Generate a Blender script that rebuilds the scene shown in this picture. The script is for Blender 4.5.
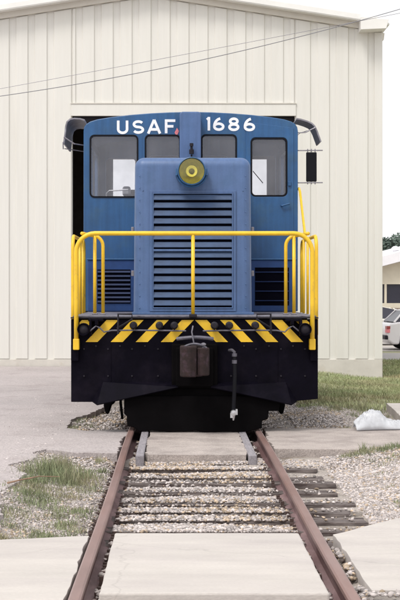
import bpy, bmesh, math, random
import numpy as np
from mathutils import Vector, Matrix, noise as mnoise

for o in list(bpy.data.objects):
    bpy.data.objects.remove(o)
scene = bpy.context.scene
C = scene.collection
R = math.radians
random.seed(7)
rng = np.random.default_rng(11)

# ------------------------------------------------------------------ camera, light
CAM_H, F = 1.665, 1400.0
cam_d = bpy.data.cameras.new('camera')
cam = bpy.data.objects.new('camera', cam_d)
C.objects.link(cam)
cam.location = (0, 0, CAM_H)
cam.rotation_euler = (R(90), 0, 0)
cam_d.lens = 84.0
cam_d.sensor_width = 36.0
cam_d.shift_x = 22 / 600
cam_d.shift_y = -11 / 600
cam_d.clip_start = 0.1
cam_d.clip_end = 3000
scene.camera = cam

SUN_EL, SUN_AZ = 56.0, 214.0      # azimuth measured clockwise from +Y
world = bpy.data.worlds.new('World')
scene.world = world
world.use_nodes = True
wn, wl = world.node_tree.nodes, world.node_tree.links
wn.clear()
wo = wn.new('ShaderNodeOutputWorld')
wb = wn.new('ShaderNodeBackground')
sky = wn.new('ShaderNodeTexSky')
sky.sky_type = 'NISHITA'
sky.sun_disc = False
sky.sun_elevation = R(SUN_EL)
sky.sun_rotation = R(SUN_AZ)
sky.air_density = 1.0
sky.dust_density = 6.0
sky.ozone_density = 1.0
hs = wn.new('ShaderNodeHueSaturation')
hs.inputs['Saturation'].default_value = 0.22
wl.new(sky.outputs[0], hs.inputs['Color'])
wm = wn.new('ShaderNodeMix')
wm.data_type = 'RGBA'
wm.inputs[0].default_value = 0.72
wm.inputs[7].default_value = (9.3, 9.3, 9.4, 1)      # even high overcast
wl.new(hs.outputs[0], wm.inputs[6])
wl.new(wm.outputs[2], wb.inputs[0])
wb.inputs[1].default_value = 0.115
wl.new(wb.outputs[0], wo.inputs[0])

sd = bpy.data.lights.new('sun', 'SUN')
sun = bpy.data.objects.new('sun', sd)
C.objects.link(sun)
sd.energy = 1.5
sd.angle = R(18)
sd.color = (1.0, 0.96, 0.9)
az, el = R(SUN_AZ), R(SUN_EL)
sdir = Vector((math.sin(az) * math.cos(el), math.cos(az) * math.cos(el), math.sin(el)))
sun.rotation_euler = sdir.to_track_quat('Z', 'Y').to_euler()
sun.location = (-8, -10, 30)
scene.view_settings.view_transform = 'Standard'
scene.view_settings.look = 'None'
scene.view_settings.gamma = 1
scene.view_settings.exposure = 0.35

def X(px, Y): return (px - 178.0) * Y / F
def Z(py, Y): return CAM_H - (py - 289.0) * Y / F

# ------------------------------------------------------------------ materials
def mat(name, col, rough=0.6, metal=0.0, var=0.12, vscale=3.0, col2=None, c2scale=2.0, c2lo=0.5, c2hi=0.7,
        bump=0.0, bscale=40.0, island=0.0, spec=0.5, stretch=None, coat=0.0, fine=0.0, fscale=120, bump2=0.0, b2scale=6, chips=None, streak=0.0, cracks=0.0):
    m = bpy.data.materials.new(name)
    m.use_nodes = True
    n, l = m.node_tree.nodes, m.node_tree.links
    b = n['Principled BSDF']
    b.inputs['Roughness'].default_value = rough
    b.inputs['Metallic'].default_value = metal
    b.inputs['Specular IOR Level'].default_value = spec
    if coat: b.inputs['Coat Weight'].default_value = coat
    tc = n.new('ShaderNodeTexCoord')
    src = tc.outputs['Object']
    if stretch:
        mp = n.new('ShaderNodeMapping'); mp.inputs['Scale'].default_value = stretch
        l.new(src, mp.inputs[0]); src = mp.outputs[0]
    def noise(sc, det=5):
        t = n.new('ShaderNodeTexNoise'); t.inputs['Scale'].default_value = sc
        t.inputs['Detail'].default_value = det; t.inputs['Roughness'].default_value = .62
        l.new(src, t.inputs['Vector']); return t.outputs['Fac']
    cur = None
    base = n.new('ShaderNodeRGB'); base.outputs[0].default_value = (*col, 1); cur = base.outputs[0]
    if col2:
        mr = n.new('ShaderNodeMapRange'); mr.inputs[1].default_value = c2lo; mr.inputs[2].default_value = c2hi
        l.new(noise(c2scale, 8), mr.inputs[0])
        mx = n.new('ShaderNodeMix'); mx.data_type = 'RGBA'
        l.new(mr.outputs[0], mx.inputs[0]); l.new(cur, mx.inputs[6]); mx.inputs[7].default_value = (*col2, 1)
        cur = mx.outputs[2]
    def mul(cur, fac_out, lo, hi, a=0.3, c=0.7):
        mr = n.new('ShaderNodeMapRange'); mr.inputs[1].default_value = a; mr.inputs[2].default_value = c
        mr.inputs[3].default_value = lo; mr.inputs[4].default_value = hi
        l.new(fac_out, mr.inputs[0])
        vm = n.new('ShaderNodeVectorMath'); vm.operation = 'SCALE'
        l.new(cur, vm.inputs[0]); l.new(mr.outputs[0], vm.inputs['Scale'])
        return vm.outputs[0]
    if var: cur = mul(cur, noise(vscale), 1 - var, 1 + var)
    if fine: cur = mul(cur, noise(fscale, 3), 1 - fine, 1 + fine)
    if streak:
        mp2 = n.new('ShaderNodeMapping'); mp2.inputs['Scale'].default_value = (14, 14, .7); l.new(tc.outputs['Object'], mp2.inputs[0])
        t2 = n.new('ShaderNodeTexNoise'); t2.inputs['Scale'].default_value = 1.6; t2.inputs['Detail'].default_value = 6
        l.new(mp2.outputs[0], t2.inputs['Vector']); cur = mul(cur, t2.outputs['Fac'], 1 - streak, 1 + streak * .7, .32, .66)
    if chips:
        t3 = n.new('ShaderNodeTexNoise'); t3.inputs['Scale'].default_value = chips[1]; t3.inputs['Detail'].default_value = 7; t3.inputs['Roughness'].default_value = .7
        l.new(tc.outputs['Object'], t3.inputs['Vector'])
        r3 = n.new('ShaderNodeMapRange'); r3.inputs[1].default_value = chips[2]; r3.inputs[2].default_value = chips[2] + .03
        l.new(t3.outputs['Fac'], r3.inputs[0])
        x3 = n.new('ShaderNodeMix'); x3.data_type = 'RGBA'; l.new(r3.outputs[0], x3.inputs[0]); l.new(cur, x3.inputs[6]); x3.inputs[7].default_value = (*chips[0], 1)
        cur = x3.outputs[2]
    if cracks:
        t4 = n.new('ShaderNodeTexNoise'); t4.inputs['Scale'].default_value = 3; t4.inputs['Detail'].default_value = 5; l.new(tc.outputs['Object'], t4.inputs['Vector'])
        v4 = n.new('ShaderNodeVectorMath'); v4.operation = 'MULTIPLY_ADD'; l.new(t4.outputs['Color'], v4.inputs[0]); v4.inputs[1].default_value = (.35, .35, .0); l.new(tc.outputs['Object'], v4.inputs[2])
        w4 = n.new('ShaderNodeTexVoronoi'); w4.feature = 'DISTANCE_TO_EDGE'; w4.inputs['Scale'].default_value = cracks; l.new(v4.outputs[0], w4.inputs['Vector'])
        cur = mul(cur, w4.outputs['Distance'], .87, 1.0, .0, .003)
    if island:
        g = n.new('ShaderNodeNewGeometry')
        cur = mul(cur, g.outputs['Random Per Island'], 1 - island, 1 + island, 0, 1)
    l.new(cur, b.inputs['Base Color'])
    if bump or bump2:
        bp = n.new('ShaderNodeBump'); bp.inputs['Strength'].default_value = bump or bump2
        bp.inputs['Distance'].default_value = 0.01 if bump else 0.03
        l.new(noise(bscale if bump else b2scale), bp.inputs['Height'])
        if bump and bump2:
            bq = n.new('ShaderNodeBump'); bq.inputs['Strength'].default_value = bump2; bq.inputs['Distance'].default_value = .03
            l.new(noise(b2scale, 3), bq.inputs['Height']); l.new(bq.outputs[0], bp.inputs['Normal'])
        l.new(bp.outputs[0], b.inputs['Normal'])
    return m

M = {}
M['hood'] = mat('hood_blue_paint', (.070, .128, .272), .45, var=.09, vscale=2.5, col2=(.056, .112, .235), c2scale=4, c2lo=.5, c2hi=.7, bump2=.12, b2scale=3, fine=.05, fscale=60, streak=.11, chips=((.12, .10, .10), 9, .735))
M['cab'] = mat('cab_blue_paint', (.019, .088, .222), .42, var=.14, vscale=2.2, col2=(.030, .095, .195), c2scale=3, c2lo=.5, c2hi=.7, bump2=.14, b2scale=3, fine=.05, fscale=60, streak=.13, chips=((.09, .08, .09), 9, .735))
M['louver'] = mat('louver_blue_paint', (.034, .070, .155), .55, var=.25, vscale=6, stretch=(1, 1, 3))
M['box'] = mat('battery_box_shaded_blue', (.018, .052, .165), .5, var=.2, vscale=5, spec=.3)  # darker than the cab blue: recess shade painted into the colour
M['slat_shade'] = mat('vent_slat_shaded_blue', (.008, .020, .070), .5, var=.2, vscale=5, spec=.3)  # cab blue with the shade inside the vents painted in
M['yellow'] = mat('yellow_paint', (.80, .50, .022), .42, var=.1, vscale=5, col2=(.55, .34, .05), c2scale=14, c2lo=.58, c2hi=.75, chips=((.07, .05, .04), 22, .70))
M['black'] = mat('black_paint', (.0035, .0028, .0065), .6, var=.3, vscale=5, col2=(.009, .007, .012), c2scale=3, c2lo=.5, c2hi=.75, bump=.1, bscale=60, spec=.05)
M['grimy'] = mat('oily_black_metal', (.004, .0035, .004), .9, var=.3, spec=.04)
M['darkmetal'] = mat('dark_metal', (.014, .012, .018), .55, metal=.0, var=.3, spec=.25)
M['void'] = mat('radiator_black', (.003, .003, .007), .9, var=.2, spec=.03)
M['grey'] = mat('grey_metal', (.22, .21, .24), .45, metal=.35, var=.25, vscale=12)
M['pipe'] = mat('grimy_pipe', (.10, .095, .12), .5, metal=.2, var=.4, vscale=14)
M['silver'] = mat('worn_aluminium', (.5, .5, .52), .35, metal=.6, var=.2)
M['deck'] = mat('deck_plate', (.17, .165, .2), .6, var=.3, vscale=12, col2=(.06, .05, .07), c2scale=9)
M['rustc'] = mat('rusty_coupler_casting', (.016, .006, .006), .85, var=.4, vscale=14, col2=(.045, .024, .034), c2scale=10, bump=.5, bscale=30)
M['white_letter'] = mat('white_lettering', (.86, .86, .88), .5, var=.05, vscale=20, col2=(.6, .62, .68), c2scale=30, c2lo=.62, c2hi=.75)
M['pink'] = mat('pink_decal', (.75, .22, .25), .5, var=.2, vscale=30)
M['gasket'] = mat('black_rubber', (.007, .007, .010), .7, var=.1, spec=.15)
M['awning'] = mat('grey_awning_sheet', (.21, .20, .23), .55, var=.3, vscale=9, col2=(.30, .30, .34), c2scale=7)
M['chrome'] = mat('lamp_reflector', (.62, .60, .13), .3, metal=.6, var=.25, vscale=14)
M['siding'] = mat('beige_siding_paint', (.715, .70, .655), .5, var=.02, vscale=.8, col2=(.68, .662, .61), c2scale=.9, c2lo=.5, c2hi=.75, stretch=(3, 3, .35), bump2=.03, b2scale=2, streak=.018, chips=((.3, .22, .17), 5, .80))
M['trim'] = mat('beige_trim_paint', (.66, .63, .57), .5, var=.05, vscale=3)
M['fascia'] = mat('white_fascia_paint', (.80, .79, .76), .45, var=.05, vscale=2)
M['found'] = mat('painted_foundation', (.60, .57, .52), .85, var=.07, vscale=4, col2=(.5, .45, .38), c2scale=3, c2lo=.55, c2hi=.8, bump=.2, bscale=60)
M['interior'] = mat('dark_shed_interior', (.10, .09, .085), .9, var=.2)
M['rail'] = mat('rusted_rail_steel', (.15, .085, .085), .6, metal=.25, var=.2, vscale=6, col2=(.26, .17, .17), c2scale=5, c2lo=.42, c2hi=.6, bump=.3, bscale=50, stretch=(1, .25, 1))
M['railtop'] = mat('worn_rail_head', (.29, .19, .175), .45, metal=.35, var=.16, vscale=5, col2=(.27, .16, .14), c2scale=3, c2lo=.45, c2hi=.65, stretch=(1, .2, 1))
M['spike'] = mat('rusty_iron_spike', (.06, .035, .03), .8, var=.3)
M['tie'] = mat('weathered_tie_wood', (.055, .038, .036), .9, var=.4, vscale=9, col2=(.21, .18, .17), c2scale=7, c2lo=.42, c2hi=.62, stretch=(.5, 6, 6), bump=.8, bscale=25)
M['timber'] = mat('grey_guard_timber', (.27, .25, .27), .9, var=.25, vscale=8, stretch=(8, .6, 8), bump=.6, bscale=25)
M['slab'] = mat('pale_concrete', (.50, .462, .43), .85, var=.08, vscale=1.6, col2=(.43, .39, .375), c2scale=1.3, c2lo=.45, c2hi=.75, bump=.25, bscale=70, fine=.07, fscale=90, stretch=(.5, 1.8, 1), cracks=.32, chips=((.25, .2, .17), 11, .74))
M['path'] = mat('rough_aggregate_path', (.40, .35, .325), .95, var=.16, vscale=3, col2=(.28, .24, .225), c2scale=2, c2lo=.48, c2hi=.7, bump=.9, bscale=55, fine=.28, fscale=75)
M['pave'] = mat('pale_worn_asphalt', (.42, .375, .37), .95, var=.12, vscale=.7, col2=(.31, .27, .265), c2scale=1.4, c2lo=.5, c2hi=.72, bump=.7, bscale=60, fine=.30, fscale=55, cracks=.35, chips=((.24, .20, .19), 14, .70))
M['soil'] = mat('gravelly_soil', (.36, .32, .29), .95, var=.25, vscale=2.5, col2=(.20, .165, .135), c2scale=1.8, c2lo=.5, c2hi=.68, bump=1, bscale=40, fine=.3, fscale=60)
M['stone'] = mat('pale_ballast_stone', (.445, .40, .385), .9, var=.2, vscale=14, island=.5, bump=.3, bscale=80)
M['stone2'] = mat('tan_ballast_stone', (.42, .33, .245), .9, var=.2, vscale=14, island=.45)
M['grass'] = mat('grass_blades', (.21, .24, .13), .7, var=.28, vscale=1.3, col2=(.32, .28, .18), c2scale=1.6, c2lo=.47, c2hi=.66, island=.45)
M['lawn'] = mat('lawn_blades', (.33, .37, .19), .75, var=.25, vscale=.8, col2=(.36, .31, .19), c2scale=.9, c2lo=.45, c2hi=.68, island=.4)
M['lawnbase'] = mat('lawn_soil', (.28, .28, .17), .95, var=.25, vscale=1, col2=(.26, .22, .14), c2scale=.8, c2lo=.45, c2hi=.65)
M['road'] = mat('grey_road', (.34, .32, .31), .9, var=.08, vscale=1, bump=.4, bscale=50)
M['wire'] = mat('grey_cable', (.20, .20, .22), .6, var=.1)
M['carwhite'] = mat('white_car_paint', (.66, .64, .66), .25, var=.02, coat=.6)
M['carcream'] = mat('cream_car_paint', (.72, .69, .62), .3, var=.02, coat=.5)
M['tyre'] = mat('tyre_rubber', (.015, .015, .017), .8, var=.1)
M['red'] = mat('red_lamp_plastic', (.30, .045, .04), .25, var=.05)
M['bgwall'] = mat('far_cream_wall', (.60, .55, .44), .7, var=.05)
M['bgdark'] = mat('far_window_dark', (.02, .02, .035), .3, var=.1)
M['bgbrown'] = mat('far_brown_band', (.22, .17, .14), .8, var=.1)
M['bgroof'] = mat('far_white_roof', (.78, .77, .80), .5, var=.04)
M['leaf'] = mat('tree_leaves', (.06, .09, .07), .7, var=.3, vscale=.6, island=.4)
M['bark'] = mat('bark', (.12, .09, .07), .9, var=.3)
M['twig'] = mat('dry_twig_wood', (.30, .19, .13), .9, var=.2)

def special():
    def base(name):
        m = bpy.data.materials.new(name); m.use_nodes = True
        n, l = m.node_tree.nodes, m.node_tree.links
        n.clear(); return m, n, l, n.new('ShaderNodeOutputMaterial')
    m, n, l, o = base('dusty_window_glass')
    tr = n.new('ShaderNodeBsdfTransparent'); tr.inputs[0].default_value = (.99, .99, 1, 1)
    gl = n.new('ShaderNodeBsdfGlossy'); gl.inputs['Roughness'].default_value = .08; gl.inputs[0].default_value = (.95, .95, 1, 1)
    di = n.new('ShaderNodeBsdfDiffuse'); di.inputs[0].default_value = (.36, .36, .41, 1)
    tc = n.new('ShaderNodeTexCoord'); ns = n.new('ShaderNodeTexNoise'); ns.inputs['Scale'].default_value = 3.5; ns.inputs['Detail'].default_value = 6
    l.new(tc.outputs['Object'], ns.inputs[0])
    mr = n.new('ShaderNodeMapRange'); mr.inputs[1].default_value = .35; mr.inputs[2].default_value = .75
    mr.inputs[3].default_value = .05; mr.inputs[4].default_value = .12; l.new(ns.outputs['Fac'], mr.inputs[0])
    m1 = n.new('ShaderNodeMixShader'); l.new(mr.outputs[0], m1.inputs[0]); l.new(tr.outputs[0], m1.inputs[1]); l.new(di.outputs[0], m1.inputs[2])
    m2 = n.new('ShaderNodeMixShader'); m2.inputs[0].default_value = .05; l.new(m1.outputs[0], m2.inputs[1]); l.new(gl.outputs[0], m2.inputs[2])
    l.new(m2.outputs[0], o.inputs[0]); M['glass'] = m
    m, n, l, o = base('amber_lens_glass')
    tr = n.new('ShaderNodeBsdfTransparent'); tr.inputs[0].default_value = (.93, .90, .55, 1)
    gl = n.new('ShaderNodeBsdfGlossy'); gl.inputs['Roughness'].default_value = .06
    m2 = n.new('ShaderNodeMixShader'); m2.inputs[0].default_value = .07; l.new(tr.outputs[0], m2.inputs[1]); l.new(gl.outputs[0], m2.inputs[2])
    l.new(m2.outputs[0], o.inputs[0]); M['lens'] = m
    m, n, l, o = base('cloudy_plastic_film')
    pb = n.new('ShaderNodeBsdfPrincipled'); pb.inputs['Base Color'].default_value = (.72, .73, .76, 1); pb.inputs['Roughness'].default_value = .22
    tr = n.new('ShaderNodeBsdfTransparent'); tl = n.new('ShaderNodeBsdfTranslucent'); tl.inputs[0].default_value = (.75, .78, .82, 1)
    tc = n.new('ShaderNodeTexCoord'); ns = n.new('ShaderNodeTexNoise'); ns.inputs['Scale'].default_value = 9; ns.inputs['Detail'].default_value = 4
    l.new(tc.outputs['Object'], ns.inputs[0])
    mr = n.new('ShaderNodeMapRange'); mr.inputs[1].default_value = .4; mr.inputs[2].default_value = .7; mr.inputs[3].default_value = .05; mr.inputs[4].default_value = .4
    l.new(ns.outputs['Fac'], mr.inputs[0])
    m1 = n.new('ShaderNodeMixShader'); m1.inputs[0].default_value = .3; l.new(pb.outputs[0], m1.inputs[1]); l.new(tl.outputs[0], m1.inputs[2])
    m2 = n.new('ShaderNodeMixShader'); l.new(mr.outputs[0], m2.inputs[0]); l.new(m1.outputs[0], m2.inputs[1]); l.new(tr.outputs[0], m2.inputs[2])
    l.new(m2.outputs[0], o.inputs[0]); M['film'] = m
special()

# ------------------------------------------------------------------ mesh helpers
class MB:
    def __init__(s): s.v, s.f = [], []
    def add(s, vs, fs):
        k = len(s.v); s.v += [tuple(v) for v in vs]; s.f += [tuple(i + k for i in f) for f in fs]; return s
    def box(s, x0, x1, y0, y1, z0, z1):
        return s.add([(x0, y0, z0), (x1, y0, z0), (x1, y1, z0), (x0, y1, z0), (x0, y0, z1), (x1, y0, z1), (x1, y1, z1), (x0, y1, z1)],
                     [(0, 3, 2, 1), (4, 5, 6, 7), (0, 1, 5, 4), (1, 2, 6, 5), (2, 3, 7, 6), (3, 0, 4, 7)])
    def tube(s, pts, r, n=12, caps=True):
        pts = [Vector(p) for p in pts]; rs = r if isinstance(r, (list, tuple)) else [r] * len(pts)
        t0 = (pts[1] - pts[0]).normalized()
        up = Vector((0, 0, 1)) if abs(t0.z) < .9 else Vector((0, 1, 0))
        u = t0.cross(up).normalized(); k = len(s.v); vs, fs = [], []
        for i, p in enumerate(pts):
            a = pts[max(i - 1, 0)]; b = pts[min(i + 1, len(pts) - 1)]
            t = (b - a).normalized(); u = (u - t * u.dot(t)).normalized(); w = t.cross(u)
            for j in range(n):
                q = 2 * math.pi * j / n
                vs.append(p + (u * math.cos(q) + w * math.sin(q)) * rs[i])
        for i in range(len(pts) - 1):
            for j in range(n):
                a = i * n + j; b = i * n + (j + 1) % n
                fs.append((a, b, b + n, a + n))
        if caps:
            fs.append(tuple(range(n))[::-1]); fs.append(tuple((len(pts) - 1) * n + j for j in range(n)))
        return s.add(vs, fs)
    def lathe(s, prof, origin, axis='y', n=32, caps=True):     # prof: (r, h) pairs
        vs, fs = [], []
        for r, h in prof:
            for j in range(n):
                q = 2 * math.pi * j / n; a, b = r * math.cos(q), r * math.sin(q)
                p = {'y': (a, h, b), 'x': (h, a, b), 'z': (a, b, h)}[axis]
                vs.append((origin[0] + p[0], origin[1] + p[1], origin[2] + p[2]))
        for i in range(len(prof) - 1):
            for j in range(n):
                a = i * n + j; b = i * n + (j + 1) % n
                fs.append((a, b, b + n, a + n))
        if caps and prof[0][0] > 1e-5: fs.append(tuple(range(n)))
        if caps and prof[-1][0] > 1e-5: fs.append(tuple((len(prof) - 1) * n + j for j in range(n))[::-1])
        return s.add(vs, fs)
    def prism(s, poly, y0, y1, axis='y'):           # poly in (x,z) extruded along y, or (y,z) along x, or (x,y) along z
        n = len(poly)
        g = {'y': lambda a, b, h: (a, h, b), 'x': lambda a, b, h: (h, a, b), 'z': lambda a, b, h: (a, b, h)}[axis]
        vs = [g(a, b, y0) for a, b in poly] + [g(a, b, y1) for a, b in poly]
        fs = [tuple(range(n)), tuple(range(2 * n - 1, n - 1, -1))] + [(i, i + n, (i + 1) % n + n, (i + 1) % n) for i in range(n)]
        return s.add(vs, fs)

def finish(me, m, smooth, recalc=True):
    if recalc:
        bm = bmesh.new(); bm.from_mesh(me); bmesh.ops.recalc_face_normals(bm, faces=bm.faces); bm.to_mesh(me); bm.free()
    if m: me.materials.append(m)
    if smooth: me.shade_smooth() if hasattr(me, 'shade_smooth') else None

def obj(name, mb, m, parent=None, bevel=0, smooth=False, seg=2, autos=False):
    me = bpy.data.meshes.new(name); me.from_pydata(mb.v, [], mb.f)
    finish(me, m, smooth or autos)
    o = bpy.data.objects.new(name, me); C.objects.link(o)
    if autos:
        try: me.set_sharp_from_angle(angle=R(40))
        except Exception: pass
    if bevel:
        b = o.modifiers.new('bevel', 'BEVEL'); b.width = bevel; b.segments = seg; b.limit_method = 'ANGLE'; b.angle_limit = R(40); b.harden_normals = False
    if parent: o.parent = parent
    return o

def tag(o, label=None, cat=None, group=None, kind=None):
    if label: o['label'] = label
    if cat: o['category'] = cat
    if group: o['group'] = group
    if kind: o['kind'] = kind
    return o

def thing(name, label, cat, group=None, loc=(0, 0, 0)):
    o = bpy.data.objects.new(name, None); C.objects.link(o); o.location = loc
    o.empty_display_size = .2
    return tag(o, label, cat, group)

def copy_obj(o, parent=None, loc=None):
    c = o.copy(); C.objects.link(c)
    if parent: c.parent = parent
    if loc is not None: c.location = loc
    return c

def copy_tree(o, parent=None):
    c = o.copy(); C.objects.link(c); c.parent = parent
    for ch in list(o.children): copy_tree(ch, c)
    return c

def rrect(x0, x1, z0, z1, r, n=5):
    pts = []
    for cx, cz, a in ((x1 - r, z1 - r, 0), (x0 + r, z1 - r, 90), (x0 + r, z0 + r, 180), (x1 - r, z0 + r, 270)):
        for i in range(n + 1):
            q = R(a + 90 * i / n); pts.append((cx + r * math.cos(q), cz + r * math.sin(q)))
    return pts

def plate(name, outer, holes, y0, thick, m, parent=None, axis='y', bevel=0):
    bm = bmesh.new()
    g = {'y': lambda a, b: (a, y0, b), 'x': lambda a, b: (y0, a, b), 'z': lambda a, b: (a, b, y0)}[axis]
    edges = []
    for loop in [outer] + holes:
        vs = [bm.verts.new(g(a, b)) for a, b in loop]
        edges += [bm.edges.new((vs[i], vs[(i + 1) % len(vs)])) for i in range(len(vs))]
    bmesh.ops.triangle_fill(bm, use_beauty=True, use_dissolve=False, edges=edges)
    r = bmesh.ops.extrude_face_region(bm, geom=bm.faces[:])
    d = {'y': (0, thick, 0), 'x': (thick, 0, 0), 'z': (0, 0, thick)}[axis]
    bmesh.ops.translate(bm, vec=d, verts=[e for e in r['geom'] if isinstance(e, bmesh.types.BMVert)])
    bmesh.ops.recalc_face_normals(bm, faces=bm.faces)
    me = bpy.data.meshes.new(name); bm.to_mesh(me); bm.free(); me.materials.append(m)
    o = bpy.data.objects.new(name, me); C.objects.link(o)
    if parent: o.parent = parent
    if bevel:
        b = o.modifiers.new('bevel', 'BEVEL'); b.width = bevel; b.segments = 2; b.limit_method = 'ANGLE'; b.angle_limit = R(60)
    return o

def arc(c, r, a0, a1, n=8):
    return [(c[0] + r * math.cos(R(a0 + (a1 - a0) * i / n)), c[1] + r * math.sin(R(a0 + (a1 - a0) * i / n))) for i in range(n + 1)]

# ------------------------------------------------------------------ terrain
TX = 0.2
WALL_Y = 30.7
def sm(a, b, t):
    t = np.clip((t - a) / (b - a), 0, 1); return t * t * (3 - 2 * t)
def gz(x, y):
    x = np.asarray(x, float); y = np.asarray(y, float)
    z = np.full(np.broadcast(x, y).shape, -0.07)
    trough = sm(-1.9, -1.0, x) * (1 - sm(1.55, 2.3, x))
    tr_l = -0.165
    z = z * (1 - trough) + tr_l * trough
    right = sm(1.4, 4.5, x) * sm(17.5, 30.5, y)
    z = z - .24 * right
    z = z - .10 * sm(31, 60, y) * sm(2, 5, x)
    z = z + .075 * (sm(13.9, 14.5, y) * (1 - sm(14.7, 15.2, y))) * sm(.96, 1.15, x)
    z = z + .045 * (sm(16.4, 16.9, y) * (1 - sm(21, 22, y))) * (1 - sm(-.72, -.62, x)) * sm(-1.75, -1.3, x)
    z = z + .075 * (sm(13.9, 14.45, y) * (1 - sm(14.7, 15.2, y))) * (1 - sm(-.75, -.62, x)) * sm(-1.7, -1.4, x)
    z = z + .06 * (sm(13.95, 14.2, y) * (1 - sm(14.6, 15, y))) * sm(-.62, -.5, x) * (1 - sm(.85, .96, x))
    z = z + .08 * sm(.93, 1.02, x) * (1 - sm(9.3, 9.6, y))
    z = z + .055 * sm(-1.9, -1.5, x) * (1 - sm(-.66, -.60, x)) * (1 - sm(14.0, 14.4, y)) * sm(9.3, 9.6, y)
    heap = np.exp(-(((x - 1.75) / .55) ** 2 + ((y - 18.8) / 1.6) ** 2)) * .11
    z = z + heap
    return z + 0.012 * np.sin(x * 3.1 + 1.3 * y) * np.cos(y * 2.3 - x)

def grid_obj(name, xs, ys, zf, m, kind='structure'):
    xx, yy = np.meshgrid(xs, ys); zz = zf(xx, yy)
    v = np.stack([xx.ravel(), yy.ravel(), zz.ravel()], 1)
    nx, ny = len(xs), len(ys)
    i = (np.arange(ny - 1)[:, None] * nx + np.arange(nx - 1)[None, :]).ravel()
    f = np.stack([i, i + 1, i + 1 + nx, i + nx], 1)
    me = bpy.data.meshes.new(name); me.from_pydata(v.tolist(), [], f.tolist()); me.materials.append(m); me.shade_smooth()
    o = bpy.data.objects.new(name, me); C.objects.link(o)
    if kind: o['kind'] = kind
    return o
xs = np.concatenate([[-900, -300, -120, -60, -30, -15, -9], np.arange(-6, 9.01, .12), [12, 18, 30, 60, 120, 300, 900]])
ys = np.concatenate([[-300, -60, -20, -5, 2], np.arange(5, 36.01, .15), [40, 45, 50, 60, 80, 120, 200, 400, 900, 1800]])
grid_obj('ground', xs, ys, gz, M['soil'])

# lawn sheet right of the shed and road far off
def lawn_mask(x, y):
    e = 1.95 + .25 * np.sin(y * 1.7) + .1 * np.sin(y * 5.3)
    edge_y = 20.2 + .5 * np.sin(x * 2.1) + .3 * np.sin(x * 5.7 + 1)
    return (x > e) & (y > edge_y)
lx = np.concatenate([np.arange(2.2, 9, .3), [12, 20, 60]]); ly = np.concatenate([np.arange(20.9, 38, .3)])
grid_obj('lawn', lx, ly, lambda x, y: gz(x, y) + .012, M['lawnbase'])
def strip(name, x0, x1, y0, y1, m, dz):
    g = grid_obj(name, np.linspace(x0, x1, 30), np.linspace(y0, y1, 8), lambda x, y: gz(x, y) + dz, m); return g
strip('road', 4.6, 90, 39.0, 43.6, M['road'], .02)
strip('car_park', 4.6, 90, 45.2, 58, M['slab'], .024)
strip('verge', 4.6, 90, 43.7, 45.1, M['lawnbase'], .018)

def blocky(name, poly, z0, z1, m, bevel=.012, jitter=.0, step=.12, parent=None, zf=None):
    """slab with a slightly broken outline"""
    pts = []
    for i in range(len(poly)):
        a, b = Vector(poly[i]), Vector(poly[(i + 1) % len(poly)])
        n = max(1, int((b - a).length / step)) if jitter and (b - a).length < 40 else 1
        for k in range(n):
            p = a.lerp(b, k / n)
            if jitter and n > 1 :
                q = mnoise.noise_vector(Vector((p.x * 9, p.y * 9, 3.3))) * jitter * .9 + mnoise.noise_vector(Vector((p.x * 1.3, p.y * 1.3, 7))) * jitter * .9
                p = p + Vector((q.x, q.y))
            pts.append((p.x, p.y))
    o = plate(name, pts, [], z0, z1 - z0, m, parent, 'z', bevel)
    return o

# paved area left of the track: ragged right edge
edge = [(-1.25, 7.6), (-1.36, 9.2), (-1.33, 10.5), (-1.48, 11.4), (-1.44, 12.2), (-1.42, 12.9), (-1.62, 13.5), (-1.40, 14.1), (-1.52, 14.6), (-1.30, 15.0),
        (-1.15, 15.3), (-.95, 16.6), (-1.1, 16.75), (-1.38, 17.1), (-1.36, 18.2), (-1.15, 19.2), (-1.05, 20.5), (-1.2, 24), (-1.3, 30.66)]
pv = blocky('pavement', [(-60, 9.62)] + edge[1:] + [(-60, 30.66)], -.16, -.03, M['pave'], bevel=.012, jitter=.055, step=.05)
pv['kind'] = 'structure'
# footpath across the track, right hand leg
p2 = blocky('path', [(1.02, 14.7), (2.0, 14.62), (3.2, 14.5), (9, 14.3), (9, 16.4), (3.1, 16.75), (2.2, 16.85), (1.02, 16.9)], -.13, -.012, M['path'], bevel=.03, jitter=.05, step=.1)
p2['kind'] = 'structure'
p3 = blocky('path', [(-1.4, 14.75), (-1.1, 14.5), (-.62, 14.4), (-.62, 16.9), (-1.25, 16.7)], -.15, -.026, M['pave'], bevel=.02, jitter=.05, step=.05)
p3['kind'] = 'structure'

# concrete crossing slabs
s = tag(blocky('concrete_slab', [(-.435, 7.72), (.832, 7.72), (.832, 9.63), (-.438, 9.63)], -.17, -.012, M['slab'], .012, .008, .1), 'wide pale concrete slab lying between the two rails in the foreground', 'concrete slab', 'concrete slabs at the track crossing')
s = tag(blocky('concrete_slab', [(-.612, 9.5), (-.612, 5.5), (-6, 5.5), (-6, 9.2), (-1.24, 9.33)], -.17, -.008, M['slab'], .012, .015, .1), 'pale concrete slab outside the left rail, bordered by weeds at its far edge', 'concrete slab', 'concrete slabs at the track crossing')
s = tag(blocky('concrete_slab', [(1.07, 7.76), (6, 7.9), (6, 10.75), (2.2, 10.62), (1.63, 10.25), (1.06, 9.54)], -.17, -.005, M['slab'], .012, .014, .1), 'pale concrete slab outside the right rail with its far corner cut at a slant', 'concrete slab', 'concrete slabs at the track crossing')
s = tag(blocky('concrete_slab', [(-.325, 14.22), (.705, 14.2), (.705, 17.2), (-.325, 17.2)], -.17, -.018, M['path'], .02, .035, .04), 'rough gravelly concrete slab between the rails right in front of the locomotive', 'concrete slab', 'concrete slabs at the track crossing')
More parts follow.
